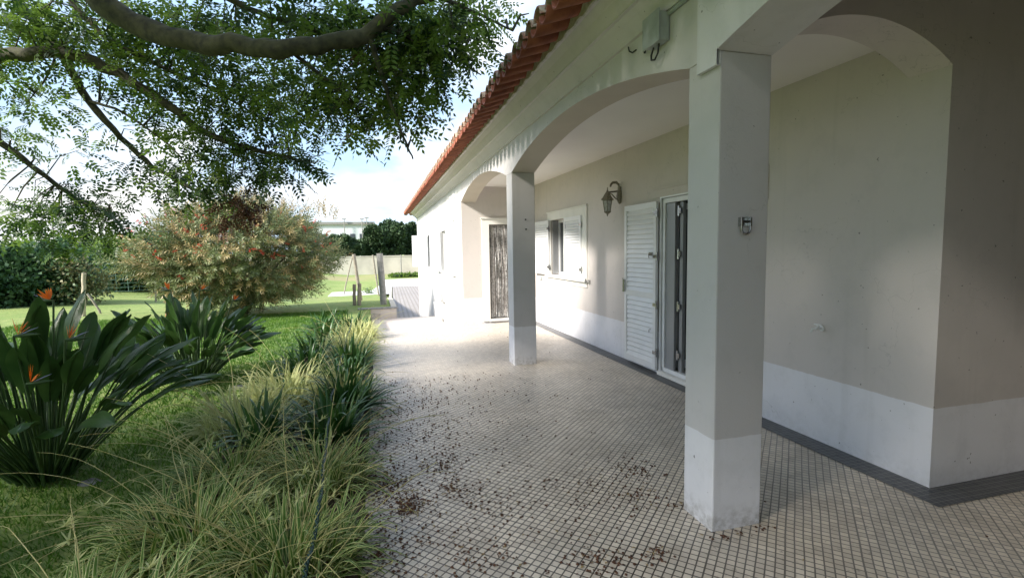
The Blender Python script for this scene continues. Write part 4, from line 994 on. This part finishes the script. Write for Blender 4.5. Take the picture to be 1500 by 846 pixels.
# ------------------------------------------------------------------ grass blades near the viewer
def blades(n, x0, x1, y0, y1, h, wd, name):
    X = rng.uniform(x0, x1, n); Y = y0 + (y1 - y0) * rng.random(n) ** 1.5
    keep = ~((X > -1.15) & (Y < 10.5)); X = X[keep]; Y = Y[keep]; n = len(X)
    Z = np.array([hgt(a, c) for a, c in zip(X, Y)])
    a = rng.uniform(0, 2 * pi, n); hh = h * rng.uniform(.5, 1.3, n); tl = rng.normal(0, .5, (n, 2)) * hh[:, None]
    sc = 1 + Y / 8; wv = wd * sc
    b0 = np.stack([X - np.cos(a) * wv, Y - np.sin(a) * wv, Z], 1); b1 = np.stack([X + np.cos(a) * wv, Y + np.sin(a) * wv, Z], 1); tp = np.stack([X + tl[:, 0], Y + tl[:, 1], Z + hh], 1)
    V = np.stack([b0, b1, tp], 1).reshape(-1, 3); F = np.arange(3 * n).reshape(-1, 3)
    return tag(npmesh(name, V, F, [m_grass]), 'short green lawn grass around the planted bed', 'grass', kind='stuff')
blades(170000, -8.5, -.9, 1.2, 15, .045, .0035, 'lawn_grass')

# ------------------------------------------------------------------ bottlebrush bush
bc = Vector((-3.75, 15.2, 0))
bb = thing('bottlebrush_bush', tuple(bc), 'wide weeping bottlebrush bush with red blooms and tan seed tips', 'bush')
parts = []; stems = MB()
ns = 5200
for i in range(5):
    a = i * 1.25; stems.tube([bc + Vector((.1 * cos(a), .1 * sin(a), -.1)), bc + Vector((.5 * cos(a), .4 * sin(a), .7)), bc + Vector((1.4 * cos(a), 1.1 * sin(a), 1.7))], [.07, .05, .02], 7)
u = rng.normal(size=(ns, 3)); u /= np.linalg.norm(u, axis=1)[:, None]; rr = rng.uniform(.45, 1.0, ns) ** .5
lump = 1 + .13 * np.sin(u[:, 0] * 7 + 1) * np.cos(u[:, 2] * 6) + .08 * np.sin(u[:, 1] * 9)
pos = u * rr[:, None] * lump[:, None] * np.array([2.35, 2.0, 1.32]) + np.array([bc.x, bc.y, 1.5])
keep = pos[:, 2] > .16; pos = pos[keep]; u = u[keep]
k = 20
LQ = leafquad(.10, .022)
TV = []; TF = []
for i in range(20):
    y_ = .36 * i / 20; a = i * 2.4; q0 = len(TV); c1, s1 = cos(a), sin(a)
    for v in LQ:
        l_ = v[1]; TV.append((c1 * l_ * .75 + v[0] * s1, y_ + l_ * .65, s1 * l_ * .75 - v[0] * c1))
    TF.append((q0, q0 + 1, q0 + 2, q0 + 3))
TV = np.array(TV)
d = u.copy(); d[:, 2] = d[:, 2] * .6 + .1; fr = rot_frames(len(pos), d, .45)
sel = rng.random(len(pos)) < .76
for s_, mi in ((sel, 0), (~sel, 1)):
    v, f = instance(TV, TF, pos[s_], fr[s_], rng.uniform(.8, 1.35, s_.sum())); parts.append((v, f, mi))
# whippy upright shoots on top
nt_ = 90; tp = np.stack([rng.uniform(-1.2, 2.6, nt_) + bc.x, rng.uniform(-1, 1, nt_) + bc.y, np.zeros(nt_)], 1); tp[:, 2] = 2.75 + .25 * rng.random(nt_) - .12 * np.abs(tp[:, 0] - bc.x)
v, f = instance(TV, TF, tp, rot_frames(nt_, np.tile([0.1, 0, 1.], (nt_, 1)), .35), rng.uniform(.8, 1.3, nt_)); parts.append((v, f, 1))
V, F, MI = merge(parts); npmesh('foliage', V, F, [m_bbg, m_bbt], bb, MI); stems.build('stems', m_bark, bb)
nr_ = 190; ur = rng.normal(size=(nr_, 3)); ur[:, 1] = -np.abs(ur[:, 1]); ur /= np.linalg.norm(ur, axis=1)[:, None]
pr = ur * np.array([2.42, 2.05, 1.36]) * (1 + .1 * np.sin(ur[:, 0:1] * 7 + 1)) + np.array([bc.x, bc.y, 1.65]); pr = pr[pr[:, 2] > .6]
pr = pr[(np.sin(pr[:, 0] * 2.3) + np.cos(pr[:, 2] * 3.1)) > -.3]
BR = np.array([v for i in range(14) for v in [(0, .1 * i / 14, 0), (.028 * cos(i * 2.4), .1 * i / 14 + .012, .028 * sin(i * 2.4)), (.028 * cos(i * 2.4 + .5), .1 * i / 14 + .016, .028 * sin(i * 2.4 + .5)), (0, .1 * i / 14 + .012, 0)]]); BF = [(4 * i, 4 * i + 1, 4 * i + 2, 4 * i + 3) for i in range(14)]
v, f = instance(BR, BF, pr, rot_frames(len(pr), ur[:len(pr)], .6), rng.uniform(.9, 1.5, len(pr))); npmesh('blooms', v, f, m_red, bb)

# ------------------------------------------------------------------ hedges, shrubs and far trees
def foliage_blob(name, label, cat, centers, leaf, nper, mts, trunk=None, group=None, core=True, shell=.55):
    """centers: list of (x,y,z,rx,ry,rz)"""
    c0 = np.mean([c[:2] for c in centers], axis=0); t_ = thing(name, (c0[0], c0[1], hgt(*c0)), label, cat, group)
    parts = []; cm = MB()
    for (x, y, z, rx, ry, rz) in centers:
        n_ = nper; u = rng.normal(size=(n_, 3)); u /= np.linalg.norm(u, axis=1)[:, None]; lump = 1 + .12 * np.sin(u[:, 0:1] * 9 + x) * np.cos(u[:, 2:3] * 8 + y)
        pos = u * (rng.uniform(shell, 1.06, (n_, 1))) * lump * np.array([rx, ry, rz]) + np.array([x, y, z])
        fr = rot_frames(n_, u, .8); mi = rng.integers(0, len(mts), n_)
        for q in range(len(mts)):
            s_ = mi == q
            if s_.sum():
                v, f = instance(leafquad(leaf, leaf * .62), [(0, 1, 2, 3)], pos[s_], fr[s_], rng.uniform(.6, 1.4, s_.sum())); parts.append((v, f, q))
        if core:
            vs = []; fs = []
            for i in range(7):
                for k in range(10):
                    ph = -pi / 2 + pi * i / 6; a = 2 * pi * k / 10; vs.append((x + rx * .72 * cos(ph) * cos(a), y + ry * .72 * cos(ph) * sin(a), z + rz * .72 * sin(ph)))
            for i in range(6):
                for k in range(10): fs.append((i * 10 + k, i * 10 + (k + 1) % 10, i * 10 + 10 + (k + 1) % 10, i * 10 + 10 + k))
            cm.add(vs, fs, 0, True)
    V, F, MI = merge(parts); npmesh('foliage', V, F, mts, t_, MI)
    if core: cm.build('inner_dark_core', m_core, t_)  # closed dark ellipsoids filling the inside of each leaf blob
    if trunk:
        b = MB()
        for (x, y, r_, z1) in trunk: b.tube([(x, y, hgt(x, y) - .2), (x + .1, y, z1 * .5), (x, y, z1)], [r_, r_ * .8, r_ * .6], 8)
        b.build('trunk', m_bark, t_)
    return t_
hc = []
for i in range(11):
    g = ground(-215 + 27 * i, 464 - i * 1.6); hc.append((g.x, g.y + .9, .8, 1.15, 1.0, 1.15 + .1 * sin(i * 2)))
foliage_blob('hedge', 'dense dark green clipped hedge at the left edge of the lawn', 'hedge', hc, .17, 2600, [m_hedge])
hc = []
for i in range(8):
    g = ground(135 + 22 * i, 430 - i); hc.append((g.x, g.y + 1.8, .75, 1.2, 1.0, 1.0))
foliage_blob('hedge', 'dark green hedge directly behind the green wire fence', 'hedge', hc, .17, 1800, [m_hedge])
g = ground(108, 446); foliage_blob('olive_shrub', 'loose yellowish shrub between the dark hedge and the wire fence', 'shrub', [(g.x, g.y, .75, .85, .7, .85), (g.x + .6, g.y + .2, .6, .6, .5, .65), (g.x - .1, g.y, 1.15, .5, .5, .5)], .11, 900, [m_yel, m_yel, m_pale], core=False, shell=.2)
g = ground(140, 440); foliage_blob('pale_shrub', 'pale green leafy shrub rising above the olive shrub', 'shrub', [(g.x - .5, g.y + 1.6, 1.7, .7, .6, .75), (g.x + .5, g.y + 1.8, 1.9, .8, .6, .65)], .13, 800, [m_pale, m_can], core=False, shell=.2)
q = at(30, 352, 'Y', 27); foliage_blob('background_tree', 'leafy green tree rising behind the hedge at far left', 'tree', [(q.x - 3, 27, 1.2, 3, 2, 1.4), (q.x + 1.5, 27.5, 1.3, 2.4, 2, 1.3), (q.x + 5, 28, 1.1, 2.2, 2, 1.2)], .24, 2200, [m_can, m_hedge], trunk=[(q.x, 27, .16, 1.5)])
q = at(205, 345, 'Y', 60); foliage_blob('background_tree', 'distant rounded tree seen between the hanging leaves and the bottlebrush', 'tree', [(q.x, 60, 1.5, 3.6, 2.5, 2.2), (q.x + 4, 61, 1.0, 3, 2.5, 1.7), (q.x - 4.4, 60, 1.2, 3, 2.5, 1.9)], .4, 1500, [m_hedge, m_can], trunk=[(q.x, 60, .25, 1.5)])
# pines behind the boundary wall
def pine(px, py, rpx, rpy, Y, label):
    c = at(px, py, 'Y', Y); s_ = (c - Vector((0, 0, CH))).dot(FV) / FPX; rx = rpx * s_; rz = rpy * s_; cs = []
    for i in range(11):
        a = rnd.uniform(0, 2 * pi); r_ = rnd.uniform(.3, .72); cs.append((c.x + rx * r_ * cos(a), Y + rnd.uniform(-1, 1) * rx * .5, c.z + rz * r_ * sin(a), rx * .42, rx * .4, rz * .42))
    cs.append((c.x, Y, c.z, rx * .7, rx * .6, rz * .7))
    foliage_blob('pine_tree', label, 'tree', cs, .42, 900, [m_pine], trunk=[(c.x, Y, .3, c.z)], group='dark pines beyond the boundary wall')
pine(512, 362, 20, 18, 74, 'low dark pine left of the others, beyond the boundary wall')
pine(547, 356, 22, 26, 76, 'mid-sized dark pine in the middle beyond the boundary wall')
pine(573, 353, 27, 31, 78, 'tallest dark pine with a rounded top beyond the boundary wall')
pine(602, 354, 20, 28, 80, 'dark pine beside the house eave, beyond the boundary wall')
pine(488, 362, 16, 16, 74, 'dark pine half hidden behind the bottlebrush')
# foot of the pines in front of the wall, scrubby border strip
hc = [(2.0 + i * 1.4, 57 + (i % 3) * .3, -1.35, 1.0, .7, .35) for i in range(6)]
foliage_blob('low_hedge', 'low clipped green border beyond the white concrete', 'hedge', hc, .2, 500, [m_can])
g = ground(540, 430); foliage_blob('weed_clump', 'small weedy bush at the foot of the A-shaped posts', 'shrub', [(g.x, g.y, g.z + .15, .5, .4, .3)], .1, 300, [m_pale, m_can], core=False, shell=.2)

# ------------------------------------------------------------------ leaf litter on the tiles
def litter():
    cl = [(545, 690, 22, 55), (530, 705, 20, 50), (600, 735, 26, 90), (572, 705, 28, 80), (595, 745, 18, 60), (650, 680, 26, 60), (665, 715, 22, 50), (545, 805, 40, 70), (520, 760, 22, 70), (730, 735, 45, 45), (860, 715, 50, 40), (930, 725, 40, 50), (880, 820, 40, 50), (940, 690, 25, 40), (960, 810, 20, 30), (640, 640, 40, 40), (900, 680, 40, 25), (620, 600, 50, 60), (560, 600, 40, 50), (700, 810, 60, 40)]
    P = []
    for px, py, s_, n_ in cl:
        for _ in range(int(n_ * 1.7)): P.append(at(px + rnd.gauss(0, s_ * .6), py + rnd.gauss(0, s_ * .32), 'Z', 0))
    for _ in range(500): P.append(Vector((-.15 + abs(rnd.gauss(0, .12)), rnd.uniform(1.2, 5.5), 0)))
    for _ in range(1500):
        x = -.1 + abs(rnd.gauss(0, .75)); y = rnd.uniform(1.2, 6.2); P.append(Vector((x, y, 0)))
    for _ in range(120): P.append(Vector((rnd.uniform(0, 3.2), rnd.uniform(1.3, 9.5), 0)))
    for _ in range(60): P.append(Vector((rnd.uniform(1.65, 2.15), rnd.choice([2.2, 2.56]) + rnd.gauss(0, .02), 0)))
    b = MB()
    for p in P:
        if p.x < -.15 or (1.73 < p.x < 2.08 and (2.25 < p.y < 2.54 or 6.4 < p.y < 6.7)) or p.x > xw(p.y) - .01 and p.y > 2.2: continue
        r_ = rnd.uniform(.0035, .0105); a = rnd.uniform(0, pi)
        if rnd.random() < .3:
            l = rnd.uniform(.012, .03); c, s_ = cos(a), sin(a); wv = l * .22; z = .006
            b.add([(p.x, p.y, .003), (p.x + c * l * .5 - s_ * wv, p.y + s_ * l * .5 + c * wv, z + rnd.uniform(0, .006)), (p.x + c * l, p.y + s_ * l, .004), (p.x + c * l * .5 + s_ * wv, p.y + s_ * l * .5 - c * wv, z)], [(0, 1, 2, 3)], 1 if rnd.random() < .4 else 0)
        else:
            q = [(p.x + r_ * cos(a + k * pi / 2) * rnd.uniform(.7, 1.4), p.y + r_ * sin(a + k * pi / 2) * rnd.uniform(.7, 1.4), r_ * .5) for k in range(4)] + [(p.x, p.y, r_ * 1.4), (p.x, p.y, .0005)]
            b.add(q, [(0, 1, 4), (1, 2, 4), (2, 3, 4), (3, 0, 4), (1, 0, 5), (2, 1, 5), (3, 2, 5), (0, 3, 5)])
    tag(b.build('leaf_litter', [m_litter, mat('tan_leaflet', (.3, .2, .09), .8, noise=30, col2=(.42, .33, .16))]), 'dark brown fallen seeds and leaf bits scattered over the tiles', 'litter', kind='stuff')
litter()
for o in bpy.data.objects:
    for kk in ('label', 'category'):
        if kk in o and o[kk] is None: del o[kk]
